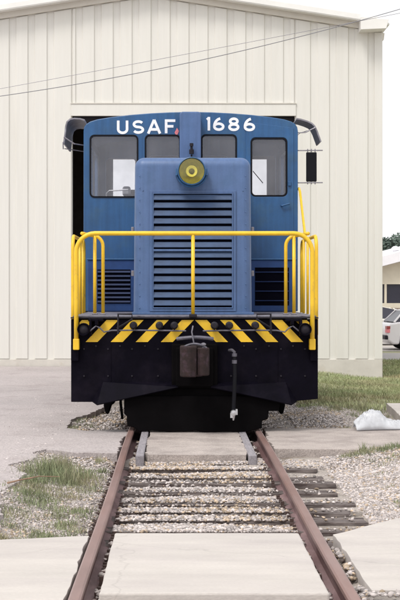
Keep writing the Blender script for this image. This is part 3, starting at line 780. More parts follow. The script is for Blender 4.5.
# --- frame / deck
lp(obj('underframe', MB().box(BX0 + .12, BX1 - .12, 16.56, 25.86, 1.0, 1.335), M['black'], bevel=.01))
lp(obj('deck', MB().box(BX0 + .02, BX1 - .02, 16.50, 25.9, 1.3355, zdeck), M['deck'], bevel=.003))
def end_parts(Yf, sgn, front=True):
    """front beam, stripes, pilot. sgn=+1 builds towards +Y"""
    def yy(a): return Yf + sgn * a
    def ybox(mb, x0, x1, a, b, z0, z1):
        ya, yb_ = sorted((yy(a), yy(b))); return mb.box(x0, x1, ya, yb_, z0, z1)
    zl, zr = Z(402, YF), Z(399, YF)
    # pilot plate
    poly = [(BX0, zl), (X(92, YF), zl), (X(100, YF), Z(404, YF) + .02), (X(180, YF), Z(386, YF)), (X(208, YF), Z(386, YF)), (X(290, YF), zr - .03), (X(299, YF), zr - .02), (BX1, zr), (BX1, Z(319, YF)), (BX0, Z(319, YF))]
    lp(obj('pilot_plate', MB().prism(poly, *sorted((yy(0), yy(.05)))), M['black'], bevel=.006))
    # edge nosing
    mb = ybox(MB(), BX0 - .004, BX1 + .004, -.03, .06, Z(318.6, YF), 1.334); lp(obj('deck_nosing', mb, M['darkmetal'], bevel=.006))
    # stripes (chevron)
    z1, z0 = Z(320, YF), Z(342, YF)
    c = 194.4
    for k in range(5):
        for sd in (-1, 1):
            t0, t1 = c - .6 - 25.1 * k, c - 12.6 - 25.1 * k
            b0, b1 = t0 - 21, t1 - 21
            pts = [(t0, 320), (t1, 320), (b1, 342), (b0, 342)]
            lim = 79.5
            q = [(max(a, lim), b) for a, b in pts]
            if k == 4:
                q = [(94, 320), (82, 320), (79.5, 322.5), (79.5, 334.5)]
            if sd > 0: q = [(2 * c - a, b) for a, b in q]
            P = [(X(a, YF), Z(b, YF)) for a, b in q]
            lp(obj('hazard_stripe', MB().prism(P, *sorted((yy(-.004), yy(-.0005)))), M['yellow']))
    # slanted lower plates
    for sd in (-1, 1):
        f = lambda p: 2 * c - p if sd > 0 else p
        yt, ybm = yy(-.002), yy(-.16)
        top = [(X(f(103), YF), Z(382, YF)), (X(f(178), YF), Z(382, YF))]
        Yb = 16.34
        v = [(top[0][0], yt, top[0][1]), (top[1][0], yt, top[1][1]), (X(f(178), Yb), ybm, Z(387, Yb)), (X(f(97), Yb), ybm, Z(404.5, Yb)), (X(f(92), YF), yt, Z(401, YF))]
        v2 = [(a, b + sgn * .015, d - .012) for a, b, d in v]
        mb = MB().add(v + v2, [(0, 1, 2, 3), (0, 3, 4), (5, 8, 7, 6), (5, 9, 8), (0, 5, 6, 1), (1, 6, 7, 2), (2, 7, 8, 3), (3, 8, 9, 4), (4, 9, 5, 0)])
        lp(obj('pilot_wing', mb, M['black']))
    # low black board added to stand in for the shade under the pilot
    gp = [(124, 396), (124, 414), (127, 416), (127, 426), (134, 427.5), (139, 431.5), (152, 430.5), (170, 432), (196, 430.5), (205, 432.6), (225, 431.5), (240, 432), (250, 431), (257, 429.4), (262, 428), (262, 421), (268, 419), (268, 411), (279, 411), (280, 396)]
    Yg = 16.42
    lp(obj('shade_board', MB().prism([(X(a, Yg), Z(b, Yg)) for a, b in gp], *sorted((yy(-.09), yy(-.06)))), M['grimy'], bevel=.01))
    mb = ybox(MB(), X(124, YF), X(266, YF), -.058, .32, .36, .50); lp(obj('shade_board_hanger', mb, M['grimy'], bevel=.02))
    mb = ybox(MB(), X(126, YF), X(262, YF), .22, .30, .06, .9); lp(obj('cross_plate', mb, M['grimy'], bevel=.02))
    # draft pocket and coupler
    cx = X(194.5, YF)
    mb = MB(); ybox(mb, cx - .27, cx + .27, -.10, .0, .50, 1.02); ybox(mb, cx - .22, cx + .22, -.14, -.09, .52, .98); lp(obj('draft_pocket', mb, M['grimy'], bevel=.015))
    if front:
        Yc = 15.95
        zc0, zc1 = Z(377, Yc), Z(346, Yc)
        k = thing('coupler', None, None); del_props(k); lp(k)
        k.location = (0, 0, 0)
        # head: curved jaw block, knuckle, shank
        px = lambda p: X(p, Yc)
        body = [(px(180), Yc + .18), (px(180), Yc + .02), (px(183), Yc - .05), (px(190), Yc - .08), (px(196.5), Yc - .03), (px(197), Yc + .06), (px(203), Yc + .10), (px(204), Yc + .2), (px(199), Yc + .3), (px(184), Yc + .3)]
        lpk = lambda o: setattr(o, 'parent', k) or o
        off = Vector(loco.location)
        for o in (obj('coupler_head', MB().prism(body, zc0, zc1, 'z'), M['rustc'], bevel=.018, seg=3),
                  obj('knuckle', MB().prism([(px(196.8), Yc + .09), (px(197.4), Yc + .0), (px(200), Yc - .04), (px(204), Yc - .045), (px(208), Yc - .01), (px(209.7), Yc + .06), (px(206), Yc + .13), (px(201), Yc + .12)], zc0 + .015, zc1 - .02, 'z'), M['rustc'], bevel=.014, seg=3),
                  obj('shank', MB().box(cx - .09, cx + .09, Yc + .28, YF - .1, zc0 + .05, zc1 - .06), M['rustc'], bevel=.01),
                  obj('knuckle_pin', MB().lathe([(.018, 0), (.018, .05), (.03, .052), (.03, .07), (.01, .08)], (px(203.5), Yc + .06, zc1 - .045), 'z', 12), M['grey'])):
            o.parent = k; o.location = -off
        # arched lift ring above coupler
        pts = [(X(177, 16.2) + (X(213, 16.2) - X(177, 16.2)) * t, 16.22 - .06 * math.sin(math.pi * t), Z(339 , 16.2) + .02 * math.sin(math.pi * t)) for t in np.linspace(0, 1, 12)]
        mb = MB().tube(pts, .022, 8)
        pts = [(X(181, 16.0) + (X(208, 16.0) - X(181, 16.0)) * t, 16.0, Z(350, 16) + .07 * math.sin(math.pi * t) ** .7) for t in np.linspace(0, 1, 14)]
        mb.tube(pts, .014, 8)
        mb.tube([(X(193, 16.1), 16.15, Z(326, 16.15)), (X(191.8, 16.1), 16.1, Z(332, 16.1)), (X(194, 16.05), 16.08, Z(344, 16.08))], .009, 6)
        lp(obj('uncoupling_chain', mb, M['pipe'], autos=True))
def del_props(o):
    for k in ('label', 'category', 'group'):
        if k in o: del o[k]
end_parts(16.5, 1)
end_parts(25.9, -1, False)
# stripe label
# --- hood (front) built as rounded box
def hood(y0, y1, name='hood', flip=False):
    x0, x1 = X(133.3, 17.2), X(252.2, 17.2)
    zt = Z(157, 17.2)
    bm = bmesh.new()
    bmesh.ops.create_cube(bm, size=1)
    for v in bm.verts:
        v.co = Vector((x0 if v.co.x < 0 else x1, y0 if v.co.y < 0 else y1, zdeck + .002 if v.co.z < 0 else zt))
        if v.co.z > 2: v.co.x += .018 if v.co.x < CX else -.018
    fy = (lambda e: all(abs(v.co.y - (y1 if flip else y0)) < 1e-4 for v in e.verts))
    top = lambda e: all(v.co.z > 2 for v in e.verts)
    vert = lambda e: abs(e.verts[0].co.z - e.verts[1].co.z) > .5
    es = [e for e in bm.edges if (top(e) and (fy(e) or abs(e.verts[0].co.y - e.verts[1].co.y) > .5)) or (vert(e) and fy(e))]
    bmesh.ops.bevel(bm, geom=es, offset=.115, offset_type='OFFSET', segments=7, profile=.5, affect='EDGES')
    me = bpy.data.meshes.new(name); bm.to_mesh(me); bm.free(); me.materials.append(M['hood']); me.shade_smooth()
    try: me.set_sharp_from_angle(angle=R(35))
    except Exception: pass
    o = bpy.data.objects.new(name, me); C.objects.link(o); return lp(o)
YH = 17.2
hood(YH, 19.66)
hood(22.74, 25.2, flip=True)
# base flange of hood
hx0, hx1 = X(133.3, YH), X(252.2, YH)
lp(obj('hood_base_flange', MB().box(hx0 - .02, hx1 + .02, YH - .03, 19.6, zdeck + .001, zdeck + .03), M['hood'], bevel=.004))
# grille
gx0, gx1, gz1, gz0_ = X(152.5, YH), X(233, YH), Z(192.8, YH), Z(308.5, YH)
fr = plate('grille_frame', [(gx0 - .035, gz0_ - .035), (gx1 + .035, gz0_ - .035), (gx1 + .035, gz1 + .03), (gx0 - .035, gz1 + .03)], [[(gx0, gz0_), (gx1, gz0_), (gx1, gz1), (gx0, gz1)]], YH - .022, .020, M['hood'], None, 'y', .003)
lp(fr)
inner = plate('grille_frame', [(gx0 + .001, gz0_ + .001), (gx1 - .001, gz0_ + .001), (gx1 - .001, gz1 - .001), (gx0 + .001, gz1 - .001)], [[(gx0 + .014, gz0_ + .014), (gx1 - .014, gz0_ + .014), (gx1 - .014, gz1 - .014), (gx0 + .014, gz1 - .014)]], YH - .034, .031, M['hood'], None, 'y', .002)
lp(inner)
lp(obj('radiator_core', MB().box(gx0 + .002, gx1 - .002, YH - .0025, YH - .0005, gz0_ + .002, gz1 - .002), M['void']))
zmid = Z(250.5, YH)
lp(obj('grille_bar', MB().box(gx0 + .014, gx1 - .014, YH - .037, YH - .003, zmid - .012, zmid + .016), M['hood'], bevel=.003))
slat_prof = [(-.034, -.030), (-.032, -.035), (-.0045, .027), (-.0045, .033), (-.012, .031)]
mb = MB().prism([(YH + a, b) for a, b in slat_prof], gx0 + .015, gx1 - .015, 'x')
slat0 = obj('louver_slat', mb, M['louver'])
zs = []
zt_, zm1 = gz1 - .014, zmid + .016
p1 = (zt_ - zm1) / 7
zs += [zt_ - p1 * (i + .42) for i in range(7)]
zb2, zm2 = gz0_ + .014, zmid - .012
p2_ = (zm2 - zb2) / 7
zs += [zm2 - p2_ * (i + .42) for i in range(7)]
for i, zc in enumerate(zs):
    o = slat0 if i == 0 else copy_obj(slat0)
    o.location = (0, 0, zc); o.rotation_euler = (0, 0, 0); lp(o)
# seam/rivets on hood front
mb = MB()
for px_ in (143, 160, 178, 206, 224, 243):
    mb.lathe([(.0, -.006), (.008, -.004), (.010, 0)], (X(px_, YH), YH - .001, Z(190.5, YH)), 'y', 8)
for sx_ in (139.5, 245.8):
    for py_ in np.arange(176, 310, 12):
        mb.lathe([(.0, -.005), (.006, -.003), (.008, 0)], (X(sx_, YH), YH - .001, Z(py_, YH)), 'y', 8)
lp(tag(obj('rivet', mb, M['hood']), kind='stuff'))
# hood side louvres & handles (seen at the edges)
for sd, xx in ((-1, hx0 + .004), (1, hx1 - .004)):
    for zz in (Z(228, YH), Z(272, YH)):
        lp(obj('hood_latch', MB().box(min(xx, xx + sd * .035), max(xx, xx + sd * .035), YH + .15, YH + .19, zz - .05, zz + .02), M['grey'], bevel=.006))
# grab ladder rung on left edge as in the photo
# headlight
YL = 16.98
hc = (X(191.7, YL), YL, Z(171.2, YL))
head = lp(obj('headlight', MB().lathe([(.0, .20), (.11, .20), (.165, .05), (.172, .0), (.172, -.028), (.163, -.034), (.156, -.02), (.154, .0)], hc, 'y', 40, False), M['cab'], autos=True))
def sub(o, parent):
    o.parent = parent; o.location = Vector(o.location) - parent.location - (loco.location if parent.parent == loco else Vector()) + Vector() ; return o
def subl(o, parent):
    # parent is a child of loco whose own offset is already -loco.location (mesh in world coordinates)
    o.parent = parent; return o
# paraboloid bowl
pr = [(.153 * math.sin(R(q)) , -.012 + .14 * math.cos(R(q)) ** 1.0) for q in np.linspace(90, 4, 14)]
subl(obj('reflector', MB().lathe([(a, b) for a, b in pr], hc, 'y', 36, False), M['chrome'], autos=True), head)
subl(obj('inner_reflector', MB().lathe([(.036, .012), (.066, .0), (.070, .006), (.045, .09)], hc, 'y', 24, False), M['white_letter'], autos=True), head)
subl(obj('bulb', MB().lathe([(.0, -.010), (.018, -.008), (.028, .004), (.03, .03), (.03, .09)], hc, 'y', 18), M['pipe'], autos=True), head)
subl(obj('lens', MB().lathe([(.0, -.022), (.08, -.019), (.152, -.013), (.152, -.010), (.0, -.0185)], hc, 'y', 36), M['lens'], autos=True), head)
mb = MB()
for sd in (-1, 1):
    xq = hc[0] + sd * .172
    mb.box(min(xq, xq + sd * .022), max(xq, xq + sd * .022), YL - .01, YH + .05, hc[2] - .05, hc[2] + .03)
pts = [(hc[0] + .186 * math.cos(R(q)), YL + .03, hc[2] + .186 * math.sin(R(q))) for q in range(190, 352, 10)]
mb.tube(pts, .013, 8)
subl(obj('bracket', mb, M['cab'], autos=True), head)
# --- cab
YC = 19.7; YR = 22.7
cx0, cx1 = X(83.5, YC), X(298, YC)
zb_c = zdeck + .002
zsh = Z(131, YC)
def cab_outline(inset=0.0, z0=zb_c):
    x0, x1 = cx0 + inset, cx1 - inset
    def P(px_, py_): return (X(px_, YC), Z(py_, YC) - inset)
    pts = [(x0, z0), (x1, z0), (x1, Z(131, YC) - inset)]
    left = [(83.5, 131), (84.2, 127), (86.2, 124), (90, 121.6), (97, 119.4), (110, 117.2), (130, 114.8), (150, 113.2), (170, 112.2), (190.8, 111.8)]
    right = [(381.5 - a, b) for a, b in left[:-1]]
    for a, b in right:
        q = P(a, b); pts.append((min(q[0], x1), q[1]))
    for a, b in reversed(left):
        q = P(a, b); pts.append((max(q[0], x0), q[1]))
    # remove duplicates
    out = []
    for p in pts:
        if not out or (abs(p[0] - out[-1][0]) + abs(p[1] - out[-1][1])) > 1e-4: out.append(p)
    return out
W = {'a': (90.8, 137, 136, 196.5), 'b': (146, 179.3, 135.8, 166), 'c': (202.3, 235.7, 135.5, 166), 'd': (252, 286, 139, 195.3)}
def wrect(w, g=0.0):
    a, b, c_, d = W[w]; return (X(a, YC) - g, X(b, YC) + g, Z(d, YC) - g, Z(c_, YC) + g)
holes = [rrect(*wrect(w), .05) for w in 'abcd']
cabf = lp(plate('cab_front', cab_outline(), holes, YC, .06, M['cab'], None, 'y', .012))
mir = lambda pts: [(2 * CX - a, b) for a, b in pts]
cabr = lp(plate('cab_rear', cab_outline(), [mir(h) for h in holes], YR - .06, .06, M['cab'], None, 'y', .012))
# side walls with windows
swz = (wrect('d')[2], wrect('d')[3])
zr_ = Z(131, YC)
for x0 in (cx0, cx1 - .05):
    lp(plate('cab_side', [(YC + .062, zb_c), (YR - .062, zb_c), (YR - .062, zr_ - .001), (YC + .062, zr_ - .001)], [rrect(YC + .4, YC + 1.4, swz[0], swz[1], .05), rrect(YC + 1.6, YC + 2.6, swz[0], swz[1], .05)], x0, .05, M['cab'], None, 'x', .004))
# roof shell
o1 = cab_outline(0)[2:]; o2 = cab_outline(.05)[2:]
vs = [(a, YC + .062, b) for a, b in o1] + [(a, YR - .062, b) for a, b in o1] + [(a, YC + .062, b - .05) for a, b in o1] + [(a, YR - .062, b - .05) for a, b in o1]
n = len(o1); fs = []
for i in range(n - 1):
    fs += [(i, i + 1, n + i + 1, n + i), (2 * n + i, 3 * n + i, 3 * n + i + 1, 2 * n + i + 1)]
for r_ in ((0, n, 3 * n, 2 * n), (n - 1, 2 * n + n - 1, 3 * n + n - 1, n + n - 1)): fs.append(r_)
lp(obj('cab_roof', MB().add(vs, fs), M['cab'], autos=True))
lp(obj('cab_floor', MB().box(cx0 + .05, cx1 - .05, YC + .062, YR - .062, zb_c, zb_c + .04), M['grimy']))
def ymove(o): return o
for end, (yy0, mfun) in enumerate(((YC, lambda p: p), (YR, mir))):
    for w in 'abcd':
        r0 = wrect(w)
        a = mfun(rrect(r0[0] - .018, r0[1] + .018, r0[2] - .018, r0[3] + .018, .066)); b_ = mfun(rrect(*[r0[0] + .004, r0[1] - .004, r0[2] + .004, r0[3] - .004], .048))
        yy_ = yy0 - .010 if end == 0 else yy0 + .0005
        wf = lp(plate('window', a, [b_], yy_, .0095, M['gasket']))
        pa = mfun(rrect(r0[0] + .001, r0[1] - .001, r0[2] + .001, r0[3] - .001, .05))
        pane = plate('pane', pa, [], yy0 + (.022 if end == 0 else -.03), .006, M['glass']); pane.parent = wf
for x0, sd in ((cx0, -1), (cx1, 1)):
    for a, b_ in ((YC + .4, YC + 1.4), (YC + 1.6, YC + 2.6)):
        xx = x0 if sd > 0 else x0 - .01
        wf = lp(plate('window', rrect(a - .018, b_ + .018, swz[0] - .018, swz[1] + .018, .066), [rrect(a + .004, b_ - .004, swz[0] + .004, swz[1] - .004, .05)], xx + (.0005 if sd > 0 else -.0005), .0095, M['gasket'], None, 'x'))
        pane = plate('pane', rrect(a + .001, b_ - .001, swz[0] + .001, swz[1] - .001, .05), [], x0 + (-.03 if sd > 0 else .025), .006, M['glass'], None, 'x'); pane.parent = wf
# right-hand front door: outline rib, handle, hinges
dr = [(X(246, YC), zb_c + .03), (X(293.5, YC), zb_c + .03), (X(293.5, YC), Z(128, YC)), (X(246, YC), Z(122, YC))]
def ring(pts, w):
    cxm = sum(p[0] for p in pts) / 4; czm = sum(p[1] for p in pts) / 4
    return [(p[0] + (w if p[0] < cxm else -w), p[1] + (w if p[1] < czm else -w)) for p in pts]
door = lp(plate('door', dr, [rrect(*[wrect('d')[0] - .022, wrect('d')[1] + .022, wrect('d')[2] - .022, wrect('d')[3] + .022], .07)], YC - .012, .0115, M['cab'], None, 'y', .004))
lp_ = subl(obj('door_handle', MB().tube([(X(281.5, YC), YC - .012, Z(206, YC)), (X(281.5, YC), YC - .05, Z(206, YC)), (X(289.5, YC), YC - .055, Z(203.8, YC))], .013, 8), M['cab'], autos=True), door)
subl(obj('door_latch', MB().box(X(288, YC), X(291, YC), YC - .035, YC - .013, Z(186, YC), Z(181.5, YC)), M['cab'], bevel=.004), door)
# door gap line
gap = [(X(245.2, YC), X(246, YC) - .004)]
# left front panel: seam ribs
lp(obj('panel_seam', MB().box(X(141, YC), X(141, YC) + .012, YC - .006, YC - .0005, Z(200, YC), Z(136, YC)), M['cab']))
# pillar duct in front of cab
YD = 19.25
prof_ = rrect(X(179.6, YD), X(201, YD), Z(160, YD), Z(111.5, YD), .045, 4)
duct = lp(obj('exhaust_duct', MB().prism(prof_, YD, YC - .012), M['hood'], bevel=.018, seg=3))
mb = MB().tube([(X(191.5, YD), YD - .06, Z(154.5, YD)), (X(191.5, YD), YD - .06, Z(150, YD))], .032, 12)
mb.tube([(X(191.5, YD), YD - .06, Z(149.8, YD)), (X(191.5, YD), YD - .06, Z(147, YD))], .017, 10)
mb.tube([(X(191.5, YD), YD - .07, Z(146.8, YD)), (X(191.5, YD), YD - .07, Z(143.8, YD))], .026, 12)
mb.tube([(X(191.5, YD), YD - .06, Z(148, YD)), (X(191.5, YD), YD + .01, Z(148, YD))], .014, 8)
mb.tube([(X(191.5, YD), YD - .05, Z(155, YD)), (X(191.5, YD), YD - .03, Z(160, YD))], .012, 8)
lp(obj('air_horn', mb, M['darkmetal'], autos=True))
# pink diamond decal
yt = YC - .004
lp(obj('diamond_decal', MB().prism([(X(176.6, YC), Z(136.5, YC)), (X(178.9, YC), Z(131.2, YC)), (X(177, YC), Z(127.8, YC)), (X(174.6, YC), Z(132.6, YC))], yt, YC - .0006), M['pink']))
# --- lettering
def stroke_letter(ch):
    a = lambda cx, cz, rx, rz, s, e, n=14: [(cx + rx * math.cos(R(s + (e - s) * i / n)), cz + rz * math.sin(R(s + (e - s) * i / n))) for i in range(n + 1)]
    i = .1; t = .9
    if ch == 'U': return [[(.1, t + .1), (.1, .36)] + a(.42, .36, .32, .26, 180, 360)[1:] + [(.74, t + .1)]], .84
    if ch == 'S': return [a(.40, .70, .30, .20, 30, 180, 10) + a(.40, .70, .30, .2, 180, 270, 5)[1:] + a(.40, .30, .31, .2, 90, 0, 6)[1:] + a(.40, .30, .31, .2, 0, -155, 10)[1:]], .8
    if ch == 'A': return [[(.05, 0), (.42, 1.0)], [(.42, 1.0), (.79, 0)], [(.2, .30), (.64, .30)]], .84
    if ch == 'F': return [[(.1, 0), (.1, 1.0)], [(.1, .905), (.7, .905)], [(.1, .5), (.58, .5)]], .72
    if ch == '1': return [[(.16, 0), (.16, 1.0)], [(.03, .8), (.16, .92)]], .28
    if ch == '8': return [a(.40, .715, .25, .185, 0, 360, 24), a(.40, .29, .30, .2, 0, 360, 24)], .8
    if ch == '6': return [a(.42, .31, .30, .215, 0, 360, 24), a(.60, .33, .48, .575, 100, 180, 12)], .8
def letter(ch, x0, x1, z0, z1, y):
    strokes, w = stroke_letter(ch)
    mb = MB(); kx_ = (x1 - x0) / w; kz = z1 - z0; hwid = .095 * kz
    for si, s_ in enumerate(strokes):
        pts = [Vector((x0 + p[0] * kx_, z0 + p[1] * kz)) for p in s_]
        if ch in 'SU' or ch in '68': pass
        closed = (pts[0] - pts[-1]).length < 1e-4
        L, Rr = [], []
        n = len(pts)
        for k in range(n):
            if closed: d = (pts[(k + 1) % (n - 1)] - pts[(k - 1) % (n - 1)])
            else: d = pts[min(k + 1, n - 1)] - pts[max(k - 1, 0)]
            d.normalize(); nn = Vector((-d.y, d.x)) * hwid
            L.append(pts[k] + nn); Rr.append(pts[k] - nn)
        ya = y - .001 * si; yb_ = ya - .003
        vs = [(p.x, ya, p.y) for p in L] + [(p.x, ya, p.y) for p in Rr] + [(p.x, yb_, p.y) for p in L] + [(p.x, yb_, p.y) for p in Rr]
        fs = []
        for k in range(n - 1):
            fs += [(2 * n + k, 3 * n + k, 3 * n + k + 1, 2 * n + k + 1), (k, k + 1, 2 * n + k + 1, 2 * n + k), (n + k, 3 * n + k, 3 * n + k + 1, n + k + 1)]
        fs += [(0, 2 * n, 3 * n, n), (n - 1, n + n - 1, 3 * n + n - 1, 2 * n + n - 1)]
        mb.add(vs, fs)
    o = obj('letter', mb, M['white_letter']); return lp(o)
YT = YC - .0006
for ch, a, b, t_, bt in (('U', 116.8, 128.4, 120.6, 134.2), ('S', 132.4, 144.2, 120.2, 133.9), ('A', 147.4, 160.8, 119.8, 133.6), ('F', 164.6, 175.6, 119.4, 133.3),
                         ('1', 206.4, 210.8, 117.0, 130.6), ('6', 212.6, 224.4, 117.2, 130.9), ('8', 228, 239.6, 117.4, 131.1), ('6', 243.2, 255, 117.7, 131.4)):
    letter(ch, X(a, YC), X(b, YC), Z(bt, YC), Z(t_, YC), YT - .0125 * (a > 243))
# --- battery boxes in front of the cab with louvres
YB = 19.3
for sd in (-1, 1):
    if sd < 0: bx0_, bx1_ = X(87.5, YB), X(138, YB)
    else: bx0_, bx1_ = X(247, YB), X(296.5, YB)
    zt = Z(260, YB)
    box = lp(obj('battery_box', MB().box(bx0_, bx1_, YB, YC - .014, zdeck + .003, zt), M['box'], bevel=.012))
    if sd < 0: lx0, lx1, lz0, lz1, nsl = X(97.3, YB), X(130.5, YB), Z(303.6, YB), Z(269.5, YB), 8
    else: lx0, lx1, lz0, lz1, nsl = X(255, YB), X(289, YB), Z(305.5, YB), Z(267.5, YB), 4
    subl(obj('vent_shade_sheet', MB().box(lx0, lx1, YB - .003, YB - .0006, lz0, lz1), M['void']), box)  # flat black sheet painted as the shade inside the vent opening
    pitch = (lz1 - lz0) / nsl
    pp = [(-.022, -.25 * pitch), (-.020, -.3 * pitch), (-.004, .08 * pitch), (-.004, .14 * pitch)] if sd < 0 else [(-.018, -.06 * pitch), (-.016, -.1 * pitch), (-.004, -.02 * pitch), (-.004, .02 * pitch)]
    s0 = obj('vent_slat', MB().prism([(YB + a, b) for a, b in pp], lx0 + .004, lx1 - .004, 'x'), M['slat_shade'])
    for i in range(nsl):
        o = s0 if i == 0 else copy_obj(s0)
        o.parent = box; o.location = (0, 0, lz0 + pitch * (i + .55))
    lp(obj('box_lid', MB().box(bx0_ - .012, bx1_ + .012, YB - .016, YC - .015, zt + .001, zt + .022), M['cab'], bevel=.005))
# --- awnings
def awning(sd):
    y0, y1 = YC + .40, YC + (1.25 if sd < 0 else .62)
    if sd < 0:
        pr_ = [(84.5, 119), (80, 117.6), (74, 117.2), (69.5, 118), (66, 121), (64.6, 126), (64.0, 133), (63.0, 140), (62.5, 143)]
    else:
        pr_ = [(297, 117.5), (301.5, 118.2), (308, 120.2), (313, 122.5), (315.8, 125.5), (318, 130), (320, 135.5), (322, 141)]
    P = [(X(a, YC + .0), Z(b, YC)) for a, b in pr_]
    n = len(P); t = .02
    vs = []
    for y in (y0 - .35, y1):
        for (a, b) in P: vs.append((a, y, b))
        for k, (a, b) in enumerate(P):
            q0 = Vector(P[max(k - 1, 0)]); q1 = Vector(P[min(k + 1, n - 1)]); d = (q1 - q0).normalized()
            nn = Vector((-d.y, d.x)) * t * (1 if sd < 0 else -1)
            vs.append((a + nn.x, y, b + nn.y))
    fs = []
    for k in range(n - 1):
        fs += [(k, k + 1, 2 * n + k + 1, 2 * n + k), (n + k, 3 * n + k, 3 * n + k + 1, n + k + 1), (k, n + k, n + k + 1, k + 1), (2 * n + k, 2 * n + k + 1, 3 * n + k + 1, 3 * n + k)]
    fs += [(0, 2 * n, 3 * n, n), (n - 1, 2 * n - 1, 4 * n - 1, 3 * n - 1)]
    aw = lp(obj('awning', MB().add(vs, fs), M['awning'], autos=True))
    mb = MB()
    f = (lambda p: X(p, YC))
    if sd < 0:
        mb.tube([(f(63.5), YC + .05, Z(136.5, YC)), (f(74), YC + .05, Z(143.5, YC)), (f(84), YC + .2, Z(144, YC))], .010, 6)
        mb.tube([(f(62.5), YC + .3, Z(146.5, YC)), (f(84), YC + .4, Z(149, YC))], .007, 6)
        mb.tube([(f(62.8), YC + .02, Z(142, YC)), (f(63), YC + .03, Z(149, YC))], .008, 6)
    else:
        mb.tube([(f(297), YC + .05, Z(132.5, YC)), (f(306), YC + .05, Z(132, YC)), (f(316), YC + .05, Z(127, YC))], .009, 6)
        mb.tube([(f(297), YC + .3, Z(135, YC)), (f(302), YC + .3, Z(130.5, YC)), (f(311), YC + .3, Z(128, YC))], .006, 6)
    subl(obj('stay_rod', mb, M['grey'], autos=True), aw)
awning(-1); awning(1)
# right mirror
mr_ = lp(obj('side_mirror', MB().box(X(306.4, YC), X(317, YC), YC + .02, YC + .05, Z(181.5, YC), Z(152, YC)), M['gasket'], bevel=.012))
mb = MB()
for py_ in (150.3, 182.6):
    mb.tube([(X(297, YC), YC + .03, Z(py_, YC)), (X(323, YC), YC + .03, Z(py_ - .2, YC))], .008, 8)
    for q in (308, 311.7, 315.4):
        mb.tube([(X(q, YC), YC + .035, Z(py_ - 1.6, YC)), (X(q, YC), YC + .035, Z(py_ + 1.6, YC))], .007, 6)
subl(obj('mirror_bracket', mb, M['grey'], autos=True), mr_)
# --- cab interior: seat backs, control stand seen through glass
lp(obj('control_stand', MB().box(X(124, 21.3), X(140, 21.3), 21.2, 21.6, zb_c + .05, Z(190, 21.3)), M['interior'], bevel=.03))
lp(obj('control_stand', MB().box(X(123, 21.3), X(131, 21.3), 21.05, 21.18, Z(196, 21.1), Z(186.5, 21.1)), M['silver'], bevel=.03))
mb = MB().tube([(X(106, 20), 20.05, Z(200, 20)), (X(106.5, 20), 20.05, Z(193, 20)), (X(109, 20), 20.05, Z(190.5, 20)), (X(128, 20), 20.05, Z(189.5, 20))], .011, 8)
lp(obj('grab_bar', mb, M['silver'], autos=True))
mb = MB().tube([(X(253, YC), YC + .015, Z(171, YC)), (X(263, YC), YC + .012, Z(183, YC))], .006, 6)
lp(obj('wiper', mb, M['gasket'], autos=True))
# sun visor pale rectangle behind the right window
# --- handrails
def arcpts(cx, cz, r, a0, a1, y, n=8): return [(cx + r * math.cos(R(a0 + (a1 - a0) * i / n)), y, cz + r * math.sin(R(a0 + (a1 - a0) * i / n))) for i in range(n + 1)]
YA = 16.42; rp = .0265
xl, xr = X(76.2, YA), X(312.4, YA); zt = Z(233.4, YA); rr = .22
zbt = Z(349, YA)
pts = [(xl, YA, zbt), (xl, YA, 1.5)] + arcpts(xl + rr, zt - rr, rr, 180, 90, YA) + [(0, YA, zt), (.4, YA, zt)] + arcpts(xr - rr, zt - rr, rr, 90, 0, YA) + [(xr, YA, 1.5), (xr, YA, zbt)]
rail_f = lp(obj('handrail', MB().tube(pts, rp, 14), M['yellow'], smooth=True))
for xx in (xl, xr):
    subl(obj('rail_foot', MB().box(xx - .036, xx + .036, YA - .032, YA + .075, zbt - .01, zbt + .12), M['yellow'], bevel=.01), rail_f)
px_ = X(193, YA)
post = lp(obj('handrail_post', MB().tube([(px_, YA, 1.36), (px_, YA, zt - .015)], .021, 12), M['yellow'], smooth=True))
subl(obj('post_foot', MB().box(px_ - .045, px_ + .045, YA - .045, YA + .05, 1.335, 1.372), M['darkmetal'], bevel=.006), post)
